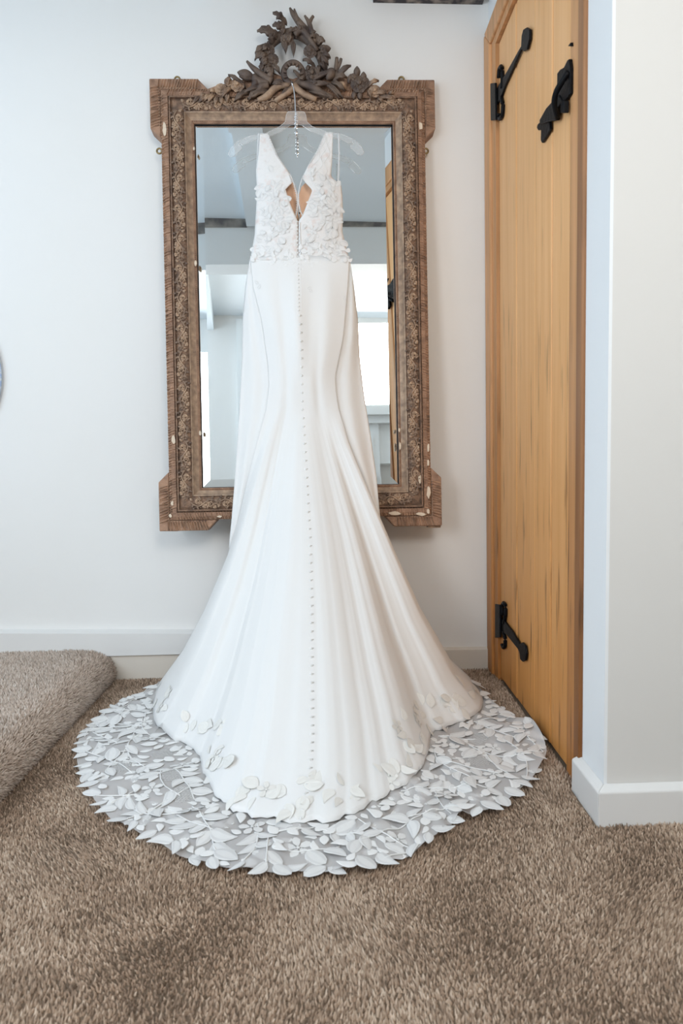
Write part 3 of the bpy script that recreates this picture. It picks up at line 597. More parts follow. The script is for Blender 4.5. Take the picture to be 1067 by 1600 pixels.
# crossed stems and acanthus foliage along the top rail
tubec([(490, 490), (430, 540), (368, 582)], [20, 16, 13], 'stem', 0.034, ML_); tubec([(470, 490), (540, 545), (604, 572)], [20, 16, 13], 'stem', 0.034, ML_)
tubec([(505, 480), (580, 500), (640, 540), (700, 562)], [16, 24, 20, 12], 'stem', 0.03); tubec([(450, 490), (380, 500), (320, 555), (266, 576)], [14, 20, 22, 12], 'stem', 0.03, ML_)
tubec([(350, 470), (290, 430), (240, 390), (205, 352)], [22, 20, 15, 7], 'twig', 0.028); tubec([(330, 480), (270, 470), (240, 440)], [20, 26, 22], 'twig', 0.026)
tubec([(330, 490), (290, 500), (250, 545)], [16, 22, 14], 'twig', 0.03)
bud((270, 460), (235, 500), 40); bud((240, 445), (150, 415), 58); bud((245, 450), (160, 440), 36); bud((700, 400), (665, 460), 60)
for b, t, w, l, mm in [((330, 520), (205, 565), 44, 2, 0), ((300, 500), (185, 530), 34, 1, 0), ((260, 520), (215, 575), 36, 1, 0), ((220, 520), (130, 580), 40, 2, 0), ((200, 500), (95, 425), 30, 2, 0), ((120, 500), (60, 560), 34, 1, 1), ((90, 500), (110, 440), 30, 2, 1), ((100, 540), (90, 590), 34, 1, 1),
                      ((540, 480), (720, 400), 40, 1, 0), ((540, 500), (690, 480), 44, 1, 0), ((560, 520), (680, 560), 40, 1, 0), ((640, 470), (760, 560), 34, 1, 0), ((660, 480), (735, 560), 30, 1, 0), ((690, 470), (770, 520), 36, 2, 0), ((720, 440), (805, 372), 42, 1, 0), ((700, 450), (780, 440), 44, 2, 0), ((600, 470), (560, 440), 30, 1, 0),
                      ((520, 470), (470, 400), 26, 1, 0), ((440, 470), (410, 430), 26, 1, 0), ((430, 500), (350, 480), 30, 2, 0), ((460, 510), (400, 545), 26, 1, 0), ((560, 500), (620, 470), 34, 1, 0)]:
    carved_leaf(b, t, w, 0.024, 0.036, lobes=l, m=ML_ if mm else None)
tubec([(715, 470), (718, 400), (722, 332)], [16, 14, 10], 'twig', 0.024); tubec([(722, 400), (738, 370), (746, 338)], [10, 9, 9], 'twig', 0.024)
flower((150, 490), 40, n=8, m=ML_); flower((55, 515), 34, rose=True, m=ML_); flower((98, 470), 24, rose=True, m=ML_); flower((385, 482), 30, n=8); flower((850, 485), 50, n=7); flower((820, 450), 28, rose=True); flower((880, 470), 28, rose=True); flower((940, 525), 36, n=6, m=ML_); flower((1035, 570), 26, n=6, m=ML_)
bud((838, 440), (838, 380), 40); bud((875, 460), (875, 412), 36); bud((820, 530), (820, 568), 32); bud((852, 535), (858, 570), 34); bud((790, 480), (800, 425), 26)
for b, t, w, l in [((890, 500), (965, 460), 34, 2), ((930, 540), (1010, 540), 36, 2), ((960, 560), (1062, 575), 34, 2), ((900, 520), (920, 560), 30, 1), ((960, 570), (985, 590), 26, 1), ((780, 520), (735, 470), 30, 1), ((1010, 545), (1050, 540), 26, 1)]:
    carved_leaf(b, t, w, 0.022, 0.032, lobes=l, m=ML_)
for b, t, w in [((40, 560), (20, 605), 34), ((20, 545), (-20, 590), 34), ((0, 545), (-45, 585), 34), ((-20, 560), (-75, 590), 32), ((-50, 555), (-110, 600), 28), ((30, 530), (-10, 525), 30), ((-30, 545), (-65, 560), 26), ((60, 560), (60, 600), 30)]:
    carved_leaf(b, t, w, 0.022, 0.032, lobes=1, m=ML_)
# wooden base that carries the foliage
g = G().prism([cp(x, y, -0.025) for x, y in [(-60, 600), (-20, 560), (60, 530), (150, 520), (240, 480), (330, 450), (400, 480), (470, 500), (560, 470), (660, 450), (760, 480), (860, 510), (960, 545), (1040, 580), (1060, 610)]], MN*0.038); csub(g, 'crest_base', M_frame, False)

# ------------------------------------------------------------------ hanger
hang_y = -0.098
hanger = thing('dress_hanger', 'clear plastic dress hanger hooked on the mirror crest', 'hanger', tuple(atY(462, 262, hang_y)))
def hb(g, name, m, smooth=False):
    off = np.array(hanger.location); g.V = [v-off for v in g.V]; return g.build(name, m, hanger, smooth)
def c5(P, sx=1, cx=503): return [(340+(x if sx == 1 else 2*cx-x)/4.104, 160+y/4.104) for x, y in P]
up_arm = [(503, 60), (555, 62), (566, 82), (574, 128), (606, 156), (700, 192), (800, 208), (880, 244), (925, 292), (940, 325), (925, 343), (898, 340), (866, 305), (850, 296), (852, 276), (868, 268), (862, 256), (846, 268), (826, 262), (790, 242), (700, 226), (600, 192), (540, 150), (503, 148)]
lo_arm = [(503, 150), (540, 176), (600, 222), (680, 262), (780, 300), (850, 338), (903, 388), (922, 430), (906, 447), (884, 440), (850, 398), (836, 392), (838, 376), (852, 370), (846, 360), (830, 368), (812, 362), (770, 338), (690, 308), (600, 290), (530, 255), (503, 250)]
for sgn, sc in ((1, 1.0), (-1, 1.0)):
    for arm in (up_arm,):
        P = c5(arm, sgn)
        if sgn == -1: P = [(x, y+(2.5 if abs(x-462) > 40 else 0)) for x, y in P][::-1]
        g = G().prism([atY(x, y, hang_y+0.003) for x, y in P], (0, -0.006, 0)); o = hb(g, 'hanger_arm', M_plastic); bevel(o, 0.0022, 2)
g = G().tube([atY(*c5([p])[0], hang_y-0.001) for p in [(503, 66), (504, 110), (505, 156)]], 0.004, 8); hb(g, 'centre_post', M_plastic, True)
hk = [(462.5, 213), (462, 190), (461, 160), (459, 140), (457, 133), (456, 130)]
P = [atY(x, y, hang_y-0.002) for x, y in hk]; q0 = P[-1]
P += [q0+np.array([-0.001, 0.012, 0.010]), q0+np.array([-0.001, 0.030, 0.014]), q0+np.array([0, 0.050, 0.006])]
hb(G().tube(cr(P, 30), 0.0019, 8), 'hook', M_steel, True)
for k, yy in enumerate((183, 187, 193, 199, 207)):
    c = atY(462.3, yy, hang_y-0.001); hb(G().tube([c-np.array([0, 0, 0.0016]), c+np.array([0, 0, 0.0018])], 0.0050, 10), 'hook_collar', M_steel, True)

# ------------------------------------------------------------------ wedding dress
dress = thing('wedding_dress', 'ivory wedding dress with button back and lace train hanging before the mirror', 'dress', (-0.08, -0.3, 0.0))
def db(g, name, m, smooth=True, kind=None, parent=None):
    off = np.array(dress.location); g.V = [np.asarray(v)-off for v in g.V]; return g.build(name, m, parent or dress, smooth, kind)
def grid(P, nr, nc):
    return [(i*nc+j, i*nc+j+1, (i+1)*nc+j+1, (i+1)*nc+j) for i in range(nr-1) for j in range(nc-1)]
NT = 121
Sb = [(250,1066),(243,1085),(240,1105),(243,1128),(268,1152),(308,1175),(318,1205),(340,1245),(370,1268),(408,1277),(475,1285),(530,1280),(575,1258),(610,1238),(645,1215),(667,1180),(675,1146),(712,1131),(746,1114),(753,1089),(733,1058)]
Hb = [(246,1067),(205,1087),(160,1113),(127,1146),(120,1184),(133,1222),(158,1260),(207,1295),(280,1330),(370,1357),(465,1358),(560,1354),(636,1332),(688,1298),(716,1276),(765,1266),(828,1214),(854,1172),(830,1137),(782,1106),(737,1059)]
Sx = cr(Sb, NT); Hx = cr(Hb, NT)
# scalloped edge of the crepe
for i in range(NT):
    w = math.sin(PI*i/(NT-1)); Sx[i, 1] += 3.0*w*math.sin(i*1.1)+2.0*w*math.sin(i*2.3+1)
Lp = [(391, 400), (396, 450), (409, 500), (419, 569), (421, 602), (416, 640)]
Rp = [(546, 400), (543, 450), (536, 528), (523, 589), (525, 615), (529, 640)]
Cp = [(465, 400), (466, 480), (470, 560), (473, 640)]
LE = [(416, 640), (401, 693), (384, 764), (372, 815), (357, 866), (321, 952), (286, 1017), (250, 1066)]
RE = [(529, 640), (543, 687), (566.5, 747), (587, 800), (604.6, 845), (640, 931), (690, 1018), (733, 1058)]
CE = [(473, 640), (477, 720), (481, 800), (484, 850), (486, 950), (486, 1050), (486, 1150), (482, 1215), (475, 1285)]
def yhang(z): return -0.130-0.085*min(1, max(0, (1.68-z)/1.05))
NS = 60; NU = 26
le, re_, ce = arc(LE, NS), arc(RE, NS), arc(CE, NS)
def dev(E, s):  # deviation of an edge from its chord
    return E-(E[0]*(1-s)[:, None]+E[-1]*s[:, None])
ss = np.linspace(0, 1, NS); dL, dR, dC = dev(le, ss), dev(re_, ss), dev(ce, ss)
SK = np.zeros((NU+NS-1, NT, 3)); PXY = np.zeros((NU+NS-1, NT, 2))
def foldY(s, t):
    """depth folds, metres; s 0 at the knee .. 1 at the crepe edge, t -1..1"""
    amp = 0.022*math.sin(PI*min(1, s*0.92+0.02))**0.9
    f = 0.55*math.cos(t*2*PI*1.35)*math.exp(-(t/0.55)**2)+0.35*math.cos(2*PI*1.9*t+0.8+1.2*s)*min(1, abs(t)*1.5)+0.08*math.cos(2*PI*3.4*t+2.0+1.5*s)
    return -amp*f
for j in range(NT):
    t = -1+2*j/(NT-1)
    for i in range(NU):            # hips and upper skirt
        y = 400+240*i/(NU-1)
        L, C, R = byrow(Lp, y), byrow(Cp, y), byrow(Rp, y); x = C+(C-L)*t if t < 0 else C+(R-C)*t
        z = atY(x, y, -0.2)[2]; yy = yhang(z)-0.018*(1-t*t)-0.012*math.sin(PI*(i/(NU-1)))*(1-t*t)
        yy += 0.0022 if i < 2 else 0
        k = (i/(NU-1)); yy += -0.0035*math.cos(t*9+0.5)*math.sin(PI*min(1, k*1.2))*(1-abs(t))*1.5+0.004*k*math.exp(-((abs(t)-0.45)/0.12)**2)
        PXY[i, j] = (x, y); SK[i, j] = atY(x, y, yy)
    W0 = np.array([byrow(Lp, 640)+(byrow(Cp, 640)-byrow(Lp, 640))*(t+1) if t < 0 else 473+(529-473)*t, 640.0])
    S0 = Sx[j]; yS = atZ(*S0, 0.014)[1]; wc = (1-abs(t))
    yW = SK[NU-1, j, 1]
    for i in range(1, NS):
        s = ss[i]; wl = max(0, -t); wr = max(0, t)
        p = W0*(1-s)+S0*s+dL[i]*wl**1.3+dR[i]*wr**1.3+dC[i]*(1-abs(t))*1.0
        gq = s**1.35 if abs(t) < 2 else s
        y = yW+(yS-yW)*gq+foldY(s, t)*(1-0.3*abs(t))
        if abs(t) > 0.55:
            k = (abs(t)-0.55)/0.45; y += -0.05*k*math.sin(PI*s)
        # never behind the point where the ray meets the carpet
        r = ray(*p)
        if r[2] < -1e-3:
            yf = CAM[1]+r[1]*((0.012-CAM[2])/r[2]); y = min(y, yf)
        PXY[NU-1+i, j] = p; SK[NU-1+i, j] = atY(p[0], p[1], y)
# pull the surface where rays hit the carpet smoothly to it
V = SK.reshape(-1, 3); Fc = grid(None, NU+NS-1, NT)
skirt = db(G().add(V, Fc), 'skirt', M_satin); skirt.modifiers.new('s', 'SOLIDIFY').thickness = 0.0015
# tulle hem
NH = 16; TU = np.zeros((NH, NT, 3))
for j in range(NT):
    t = -1+2*j/(NT-1)
    for i in range(NH):
        v = i/(NH-1); p = Sx[j]*(1-v*1.04+0.04)+Hx[j]*(v*1.04-0.04)
        z = 0.011+0.0045*math.sin(j*0.55+3*v)*math.sin(PI*v*0.5+0.3)+0.003*math.sin(j*1.3+v*5)
        z += 0.030*math.exp(-((t-0.78)/0.05)**2)*v*v
        z += 0.012*math.exp(-((t-0.41)/0.03)**2)*v
        q = atZ(p[0], p[1], 0.013); TU[i, j] = (q[0], q[1], z)
        if TU[i, j, 0] > 0.478: TU[i, j, 2] += (TU[i, j, 0]-0.478)*1.2; TU[i, j, 0] = 0.478+(TU[i, j, 0]-0.478)*0.2
tl = db(G().add(TU.reshape(-1, 3), grid(None, NH, NT)), 'tulle_hem', M_tulle); tl['label'] = 'sheer tulle border of the train'
bvh = BVHTree.FromPolygons([tuple(v) for v in V]+[tuple(v) for v in TU.reshape(-1, 3)], Fc+[tuple(a+len(V) for a in f) for f in grid(None, NH, NT)])
# front of the skirt, seen beyond the open back edges
FL = [(391, 400), (383, 450), (379, 500), (378, 560), (374, 640), (370, 700), (366, 760), (361, 820), (356, 872), (350, 960), (345, 1040)]
FR = [(546, 400), (553, 450), (559, 500), (562, 560), (569, 619), (580, 687), (588, 744), (592, 790), (598, 850), (606, 960), (612, 1040)]
NF = 70; NC = 80; V2 = []
eL = (PXY[:, 0, 1], PXY[:, 0, 0], SK[:, 0, 1]); eR = (PXY[:, -1, 1], PXY[:, -1, 0], SK[:, -1, 1])
for i in range(NF):
    y = 400+640*i/(NF-1); L, R = byrow(FL, y), byrow(FR, y)
    xl, yl = np.interp(y, eL[0], eL[1]), np.interp(y, eL[0], eL[2]); xr, yr = np.interp(y, eR[0], eR[1]), np.interp(y, eR[0], eR[2])
    L = min(L, xl-0.2) if y < 860 else xl+4; R = max(R, xr+0.2) if y < 840 else xr-4
    for j in range(NC):
        t = -1+2*j/(NC-1); x = (L+R)/2+(R-L)/2*t
        base = yl+(yr-yl)*min(1, max(0, (x-xl)/(xr-xl+1e-6)))+0.004
        if x < xl: u = (xl-x)/max(8, xl-L); yy = base+0.030*u**1.3*min(1, (xl-L)/30)+0.0025*math.sin(9*u+0.01*y)
        elif x > xr: u = (x-xr)/max(8, R-xr); yy = base+0.034*u**1.3*min(1, (R-xr)/30)+0.003*math.sin(8*u+0.01*y+1)
        else: k = min(1, min(x-xl, xr-x)/12); yy = base+0.012*k
        V2.append(atY(x, y, yy))
fr = db(G().add(V2, grid(None, NF, NC)), 'front_panel', M_satin); fr['label'] = 'front of the skirt seen past the back panel'; fr.modifiers.new('s', 'SOLIDIFY').thickness = 0.0008
# bodice
Lo = [(406, 212), (404, 240), (400, 267), (401, 285), (402, 300), (400, 331), (398, 367), (391, 407)]
Li = [(419, 209), (433, 243), (454, 274), (457, 285), (446, 296), (453, 318), (461, 337), (465, 345), (465.5, 403)]
Ro = [(520, 209), (519, 252), (517, 275), (524, 282), (533, 289), (535, 306), (536, 330), (535, 362), (546, 407)]
Ri = [(508, 208), (496, 235), (481, 260), (472, 279), (477, 285), (488, 297), (480, 318), (473, 336), (466.5, 345), (466, 403)]
def bodice(A, B, name, sgn):
    NR, NB = 60, 16; V = []; y0 = 209 if sgn < 0 else 207
    for i in range(NR):
        y = y0+(407-y0)*i/(NR-1); xo, xi = byrow(A, y), byrow(B, y)
        for j in range(NB):
            u = j/(NB-1); x = xo+(xi-xo)*u; z = atY(x, y, -0.15)[2]
            yy = -0.132-0.085*max(0, (1.68-z)/1.05)*0.6-0.020*sm((y-215)/90)*(math.sin(PI*0.5*min(1, 1.3*u+0.05)))-0.006*math.sin(PI*sm((y-280)/123))
            if y > 380: yy = yy*(1-sm((y-380)/23))+(yhang(z)-0.018*(1-(1-u)**2))*sm((y-380)/23)
            V.append(atY(x, y, yy+0.0008*math.sin(i*1.7+j)))
    o = db(G().add(V, grid(None, NR, NB)), name, M_nbod); o.modifiers.new('s', 'SOLIDIFY').thickness = 0.001
    return V, grid(None, NR, NB)
bl = bodice(Lo, Li, 'bodice_panel', -1); br = bodice(Ro, Ri, 'bodice_panel', 1)
# front strap and under layer (mesh) behind each back panel
for A, B, s in ((Lo, Li, 0), (Ro, Ri, 1)):
    V = []; NR = 40
    for i in range(NR):
        y = 211+(392-211)*i/(NR-1); xo, xi = byrow(A, y), byrow(B, y)
        xi = xi+(-1 if s == 0 else 1)*3
        if y < 300: xi = xi if abs(xi-xo) < 50 else xi
        for j in range(8):
            u = j/7; V.append(atY(xo+(xi-xo)*u, y, -0.122-0.022*(y-211)/180))
    o = db(G().add(V, grid(None, NR, 8)), 'under_bodice', M_satin2)
# nude cups seen through the open back
def poly_patch(P, y, name, m, bulge=0.01):
    c = np.mean(P, axis=0); g = G(); n = len(P); V = [atY(c[0], c[1], y+bulge)]; Fc = []
    for r in (0.5, 1.0):
        for p in P: q = c+(np.array(p)-c)*r; V.append(atY(q[0], q[1], y+bulge*(1-r)))
    for k in range(n): Fc += [(0, 1+k, 1+(k+1) % n), (1+k, 1+n+k, 1+n+(k+1) % n, 1+(k+1) % n)]
    return db(g.add(V, Fc), name, m)
poly_patch([(438, 287), (457, 284), (461, 290), (465, 304), (466, 322), (465, 342), (455, 342), (438, 320)], -0.135, 'cup_lining', M_nude)['label'] = 'tan cup lining seen through the back opening'
poly_patch([(478, 285), (494, 286), (494, 310), (480, 342), (468, 342), (467, 322), (467, 304), (471, 292)], -0.135, 'cup_lining', M_nude)
# loop-trimmed neckline edges
def trim(P, yv, r):
    Q = [atY(x, y, yv) for x, y in P]; Q = arc(Q, 40); g = G().tube(Q, r, 6)
    for k in range(0, 40, 2):
        c = Q[k]; g.tube([c, c+np.array([0.004 if P[0][0] > 465 else -0.004, -0.002, 0.001]), c+np.array([0, -0.001, 0.003])], 0.0008, 4)
    db(g, 'neckline_trim', M_lace)
trim([(454, 273), (459, 287), (463.5, 303), (465, 318), (464, 330), (461.5, 340)], -0.163, 0.0013); trim([(472, 278), (468.5, 290), (466, 303), (466.5, 318), (469, 330), (473, 338)], -0.163, 0.0013)
trim([(419, 210), (433, 243), (454, 274)], -0.148, 0.0009); trim([(508, 208), (496, 235), (481, 260), (472, 279)], -0.148, 0.0009)
db(G().ball(atY(467.8, 333, -0.166), 0.0022, 8, 5), 'hook_eye', M_iron)
# hanging loops
for P in ([(404, 208), (402.5, 240), (401.5, 270), (402, 288)], [(529, 208), (529.5, 240), (529, 268), (528, 287)]):
    Q = arc([atY(x, y, -0.128) for x, y in P], 20); db(G().tube(Q, 0.0032, 6, flat=0.25, up=(0, 1, 0)), 'hanging_loop', M_ribbon)['label'] = 'clear hanging loop'
# buttons
bpx = arc([(464, 347), (465.5, 400), (466.5, 486)], 24).tolist()+arc([(468, 494), (471, 560), (472.5, 640), (477, 720), (481, 800), (484, 850), (486, 950), (486, 1050), (486.5, 1150), (483, 1205), (476, 1245), (470, 1280)], 60).tolist()
bg = G().ball((0, 0, 0), 1.0, 8, 5, (1, 0.6, 1)); bg.tube([(0.2, 0.1, 0.3), (1.5, 0.3, 0.6), (1.6, 0.3, -0.2), (0.3, 0.2, -0.4)], 0.22, 4); BTN = bg.data('button', M_lace, True)
bb = BVHTree.FromPolygons([tuple(v) for v in SK.reshape(-1, 3)]+[tuple(v) for v in bl[0]]+[tuple(v) for v in br[0]],
     grid(None, NU+NS-1, NT)+[tuple(a+SK.shape[0]*NT for a in f) for f in bl[1]]+[tuple(a+SK.shape[0]*NT+len(bl[0]) for a in f) for f in br[1]])
def hit(px, py):
    r = ray(px, py); r = r/np.linalg.norm(r); h_ = bb.ray_cast(Vector(CAM), Vector(r), 5)
    return (np.array(h_[0]), np.array(h_[1])) if h_[0] is not None else (None, None)
for k, (x, y) in enumerate(bpx):
    p, n = hit(x, y)
    if p is None: p = atY(x, y, -0.17)
    o = link('button', BTN, dress); s = 0.0027 if k < 24 else 0.0038; o.scale = (s, s, s); o.location = tuple(p+np.array([0, -0.001, 0.001])-np.array(dress.location))
# placket and seams
def seam(P, name, r=0.0011):
    Q = []
    for x, y in arc(P, 70):
        p, n = hit(x, y)
        if p is not None: Q.append(p+np.array([0, -0.0006, 0.0003]))
    if len(Q) > 5: db(G().tube(Q, r, 4), name, M_satin)
seam([(468.5, 348), (470, 400), (471, 487)], 'placket_edge', 0.0016)
seam([(428, 420), (446, 480), (452, 540), (448, 600), (440, 640), (425, 740), (405, 850)], 'seam', 0.0007)

# ------------------------------------------------------------------ lace
def leaf_mesh(name, kind, m):
    """local +x = tip, z up, unit length; rim raised and midrib"""
    n = 9; V = []; 
    wid = [0.26, 0.20, 0.30, 0.24][kind]
    def w(u): 
        return wid*[math.sin(PI*u**0.8)**0.9, math.sin(PI*u**0.65)**0.8, math.sin(PI*u**0.95)**0.7, math.sin(PI*u**0.6)][kind]+0.012
    bend = [0.0, 0.10, -0.05, -0.12][kind]
    rows = []
    for i in range(n):
        u = i/(n-1); ww = w(min(max(u, 0.02), 0.985)) if 0 < i < n-1 else 0.008; c = bend*math.sin(PI*u); ar = 0.05*math.sin(PI*u)
        if kind == 2 and i == n-2: ww *= 1.1
        rows.append([(u, c-ww, ar*0.2), (u, c-ww*0.82, ar+0.045), (u, c-ww*0.45, ar+0.012), (u, c, ar+0.05), (u, c+ww*0.45, ar+0.012), (u, c+ww*0.82, ar+0.045), (u, c+ww, ar*0.2)])
    V = [v for r in rows for v in r]; Fc = [(i*7+j, (i+1)*7+j, (i+1)*7+j+1, i*7+j+1) for i in range(n-1) for j in range(6)]
    me = mesh_data(name, V, Fc, m, True); me.materials.append(M_lacef if m is M_lace else M_lacecf)
    for k, p in enumerate(me.polygons): p.material_index = 1 if (k % 6) in (1, 4) else 0
    return me
LM = [leaf_mesh('lace_leaf', k, M_lace) for k in range(4)]; LMC = [leaf_mesh('lace_leaf', k, M_lacec) for k in range(4)]
def flower_mesh(m):
    g = G()
    for k in range(5):
        a = 2*PI*k/5; c, s = math.cos(a), math.sin(a)
        for v in [0]:
            P = lambda x, y, z: (c*x-s*y, s*x+c*y, z)
            g.add([P(0.1, 0, 0.05), P(0.4, 0.26, 0.10), P(0.8, 0.30, 0.06), P(1.0, 0.08, 0.10), P(1.0, -0.12, 0.05), P(0.75, -0.3, 0.10), P(0.4, -0.24, 0.07), P(0.6, 0, 0.16)], [(0, 6, 7), (6, 5, 7), (5, 4, 7), (4, 3, 7), (3, 2, 7), (2, 1, 7), (1, 0, 7)])
    g.ball((0, 0, 0.14), 0.14, 7, 4)
    for k in range(8): a = 2*PI*k/8; g.ball((0.24*math.cos(a), 0.24*math.sin(a), 0.15), 0.05, 4, 3)
    return g.data('lace_flower', m, True)
FM, FMC = flower_mesh(M_lace), flower_mesh(M_lacec)
def dots_mesh(m):
    g = G()
    for i in range(7):
        for j in range(7):
            x = (i-3)/3.3+0.15*(j % 2); y = (j-3)/3.3
            if x*x+y*y < 1:
                g.tube([(x+0.12*math.cos(a), y+0.12*math.sin(a), 0.05) for a in np.linspace(0, 2*PI, 7)], 0.03, 3)
    return g.data('lace_netting', m, True)
DM = dots_mesh(M_lace)
def ground(x, y):
    h_ = bvh.ray_cast(Vector((x, y, 0.6)), Vector((0, 0, -1)), 1.0)
    return (np.array(h_[0]), np.array(h_[1])) if h_[0] is not None else (None, None)
def put(me, name, x, y, ang, L, wy=1.0, lift=0.0015, tilt=0.0):
    p, n = ground(x, y)
    if p is None: p = np.array([x, y, 0.010]); n = np.array([0, 0, 1.0])
    if n[2] < 0: n = -n
    if n[2] < 0.6: n = n*0.5+np.array([0, 0, 0.5])
    n = n/np.linalg.norm(n)
    # sample the tip so that the piece lies along the cloth
    xt, yt = x+L*math.cos(ang), y+L*math.sin(ang); pt, _ = ground(xt, yt)
    if pt is None: pt = np.array([xt, yt, min(p[2], 0.014)])
    d = pt-p; 
    if abs(d[2]) > 0.03: d[2] *= 0.03/abs(d[2])
    d = d/np.linalg.norm(d); s = np.cross(n, d); s /= np.linalg.norm(s); n = np.cross(d, s)
    o = link(name, me, dress); m = Matrix.Identity(4); q = p+n*lift-np.array(dress.location)
    for i in range(3): m[i][0] = d[i]*L; m[i][1] = s[i]*L*wy; m[i][2] = n[i]*L*0.30; m[i][3] = q[i]
    o.matrix_local = m; return o
from math import cos, sin
S3 = np.array([atZ(*p, 0.013)[:2] for p in Sx]); H3 = np.array([TU[-1, j, :2] for j in range(NT)])
poly = np.vstack([S3, H3[::-1]])
def inside(x, y, P):
    c = False; n = len(P); j = n-1
    for i in range(n):
        if (P[i, 1] > y) != (P[j, 1] > y) and x < (P[j, 0]-P[i, 0])*(y-P[i, 1])/(P[j, 1]-P[i, 1])+P[i, 0]: c = not c
        j = i
    return c
hemi = np.vstack([H3, [[0.0, 0.0]]])
occ = []      # (x, y, r)
def free(x, y, a, L, tol=0.78):
    for u in (0.25, 0.5, 0.8):
        px, py = x+L*u*cos(a), y+L*u*sin(a); r = L*0.17
        for (ox, oy, orr) in occ:
            if (px-ox)**2+(py-oy)**2 < ((r+orr)*tol)**2: return False
    return True
def mark(x, y, a, L):
    for u in (0.2, 0.5, 0.8): occ.append((x+L*u*cos(a), y+L*u*sin(a), L*0.17))
R = random.Random(11); cnt = {'leaf': 0}
stems = []
def leaf(x, y, a, L, m=None, lift=0.0018, wy=None):
    cnt['leaf'] += 1; mark(x, y, a, L)
    put(R.choice(LM if m is None else m), 'lace_leaf', x, y, a, L, wy or R.uniform(0.9, 1.2), lift)
def inward(x, y):   # direction from outside of hem to the crepe
    return math.atan2(-0.35-y, -0.05-x)
# flowers first
for fx, fy, fr_ in [(0.27, -0.50, 0.030), (0.36, -0.62, 0.026), (-0.36, -0.66, 0.030), (-0.47, -0.52, 0.026), (-0.30, -0.86, 0.028), (0.10, -0.98, 0.026), (0.21, -0.84, 0.026), (-0.40, -0.77, 0.024), (-0.52, -0.40, 0.024), (0.40, -0.46, 0.026), (-0.08, -1.00, 0.026), (0.33, -0.75, 0.024), (-0.17, -0.93, 0.026)]:
    if inside(fx, fy, poly): put(FM, 'lace_flower', fx, fy, R.uniform(0, 6), fr_); occ.append((fx, fy, fr_*0.9))
for fx, fy, r_2 in [(0.28, -0.42, 0.022), (0.24, -0.45, 0.020), (0.33, -0.57, 0.024), (0.31, -0.69, 0.022), (-0.42, -0.60, 0.024), (-0.37, -0.72, 0.024), (-0.50, -0.66, 0.022), (-0.33, -0.80, 0.022), (-0.47, -0.45, 0.020)]:
    if inside(fx, fy, poly): put(DM, 'lace_netting', fx, fy, 0, r_2); occ.append((fx, fy, r_2*0.9))
# leaves that stand proud of the hem
per = np.r_[0, np.cumsum(np.linalg.norm(np.diff(H3, axis=0), axis=1))]; t_ = 0.05
while t_ < per[-1]-0.04:
    x, y = np.interp(t_, per, H3[:, 0]), np.interp(t_, per, H3[:, 1]); j = int(np.searchsorted(per, t_)); j = min(max(j, 1), NT-2)
    tg = H3[j+1]-H3[j-1]; out = math.atan2(-tg[0], tg[1]) if False else math.atan2(tg[1], tg[0])-PI/2
    if inside(x+0.01*cos(out), y+0.01*sin(out), hemi): out += PI
    a = out+R.uniform(-1.0, 1.0); L = R.uniform(0.036, 0.050); k = 0.55 if y < -0.75 else 0.75
    if x+L*(1-k)*cos(a) < 0.475:
        leaf(x-L*k*cos(a), y-L*k*sin(a), a, L, wy=R.uniform(0.95, 1.25))
    t_ += R.uniform(0.036, 0.052)
# sprigs: a curving stem with leaves to both sides
def sprig(x, y, a, steps):
    pts = [(x, y)]; cur = R.uniform(-7, 7); made = 0
    for k in range(steps):
        a += cur*0.030+R.uniform(-0.12, 0.12); x += 0.030*cos(a); y += 0.030*sin(a)
        if not inside(x, y, poly): break
        pts.append((x, y))
        for sgn in (1, -1):
            la_ = a+sgn*R.uniform(0.6, 1.0); L = R.uniform(0.036, 0.058)
            if cnt['leaf'] < 212 and inside(x+L*0.7*cos(la_), y+L*0.7*sin(la_), poly) and free(x, y, la_, L, 0.92): leaf(x, y, la_, L); made += 1
    if made and len(pts) > 1:
        L = R.uniform(0.036, 0.05)
        if free(x, y, a, L, 0.8) and inside(x+L*0.6*cos(a), y+L*0.6*sin(a), poly) and cnt['leaf'] < 212: leaf(x, y, a, L)
        stems.append(pts)
for k in range(150):
    j = R.randrange(4, NT-4); v = R.uniform(0, 1); x, y = S3[j]*(1-v)+H3[j]*v
    sprig(x, y, inward(x, y)+PI+R.uniform(-1.6, 1.6), R.randrange(3, 7))
# small leaves filling the gaps (joined: too many and small to pick apart)
small = G()
lv = [[v.co.copy() for v in m.vertices] for m in LM]; lf = [[tuple(p.vertices) for p in m.polygons] for m in LM]
def small_leaf(x, y, a, L, z=None):
    p, n = ground(x, y)
    if p is None: return
    k = R.randrange(4); c, s = cos(a), sin(a)
    small.add([(p[0]+L*(c*v.x-s*v.y*1.1), p[1]+L*(s*v.x+c*v.y*1.1), p[2]+0.0012+L*0.30*v.z) for v in lv[k]], lf[k])
for k in range(4000):
    j = R.randrange(2, NT-2); v = R.uniform(0.02, 1); x, y = S3[j]*(1-v)+H3[j]*v; a = R.uniform(0, 2*PI); L = R.uniform(0.022, 0.042)
    if inside(x+L*cos(a), y+L*sin(a), poly) and free(x, y, a, L, 0.90): small_leaf(x, y, a, L); mark(x, y, a, L)
sg = G()
def stem_tube(pts, r=0.0014):
    Q = []
    for x, y in arc(pts, max(4, 4*len(pts))):
        p, n = ground(x, y)
        if p is not None: Q.append(p+np.array([0, 0, 0.0018]))
    if len(Q) > 2: return G().tube(Q, r, 5)
for pts in stems:
    q = stem_tube(pts)
    if q: db(q, 'lace_stem', M_lace)
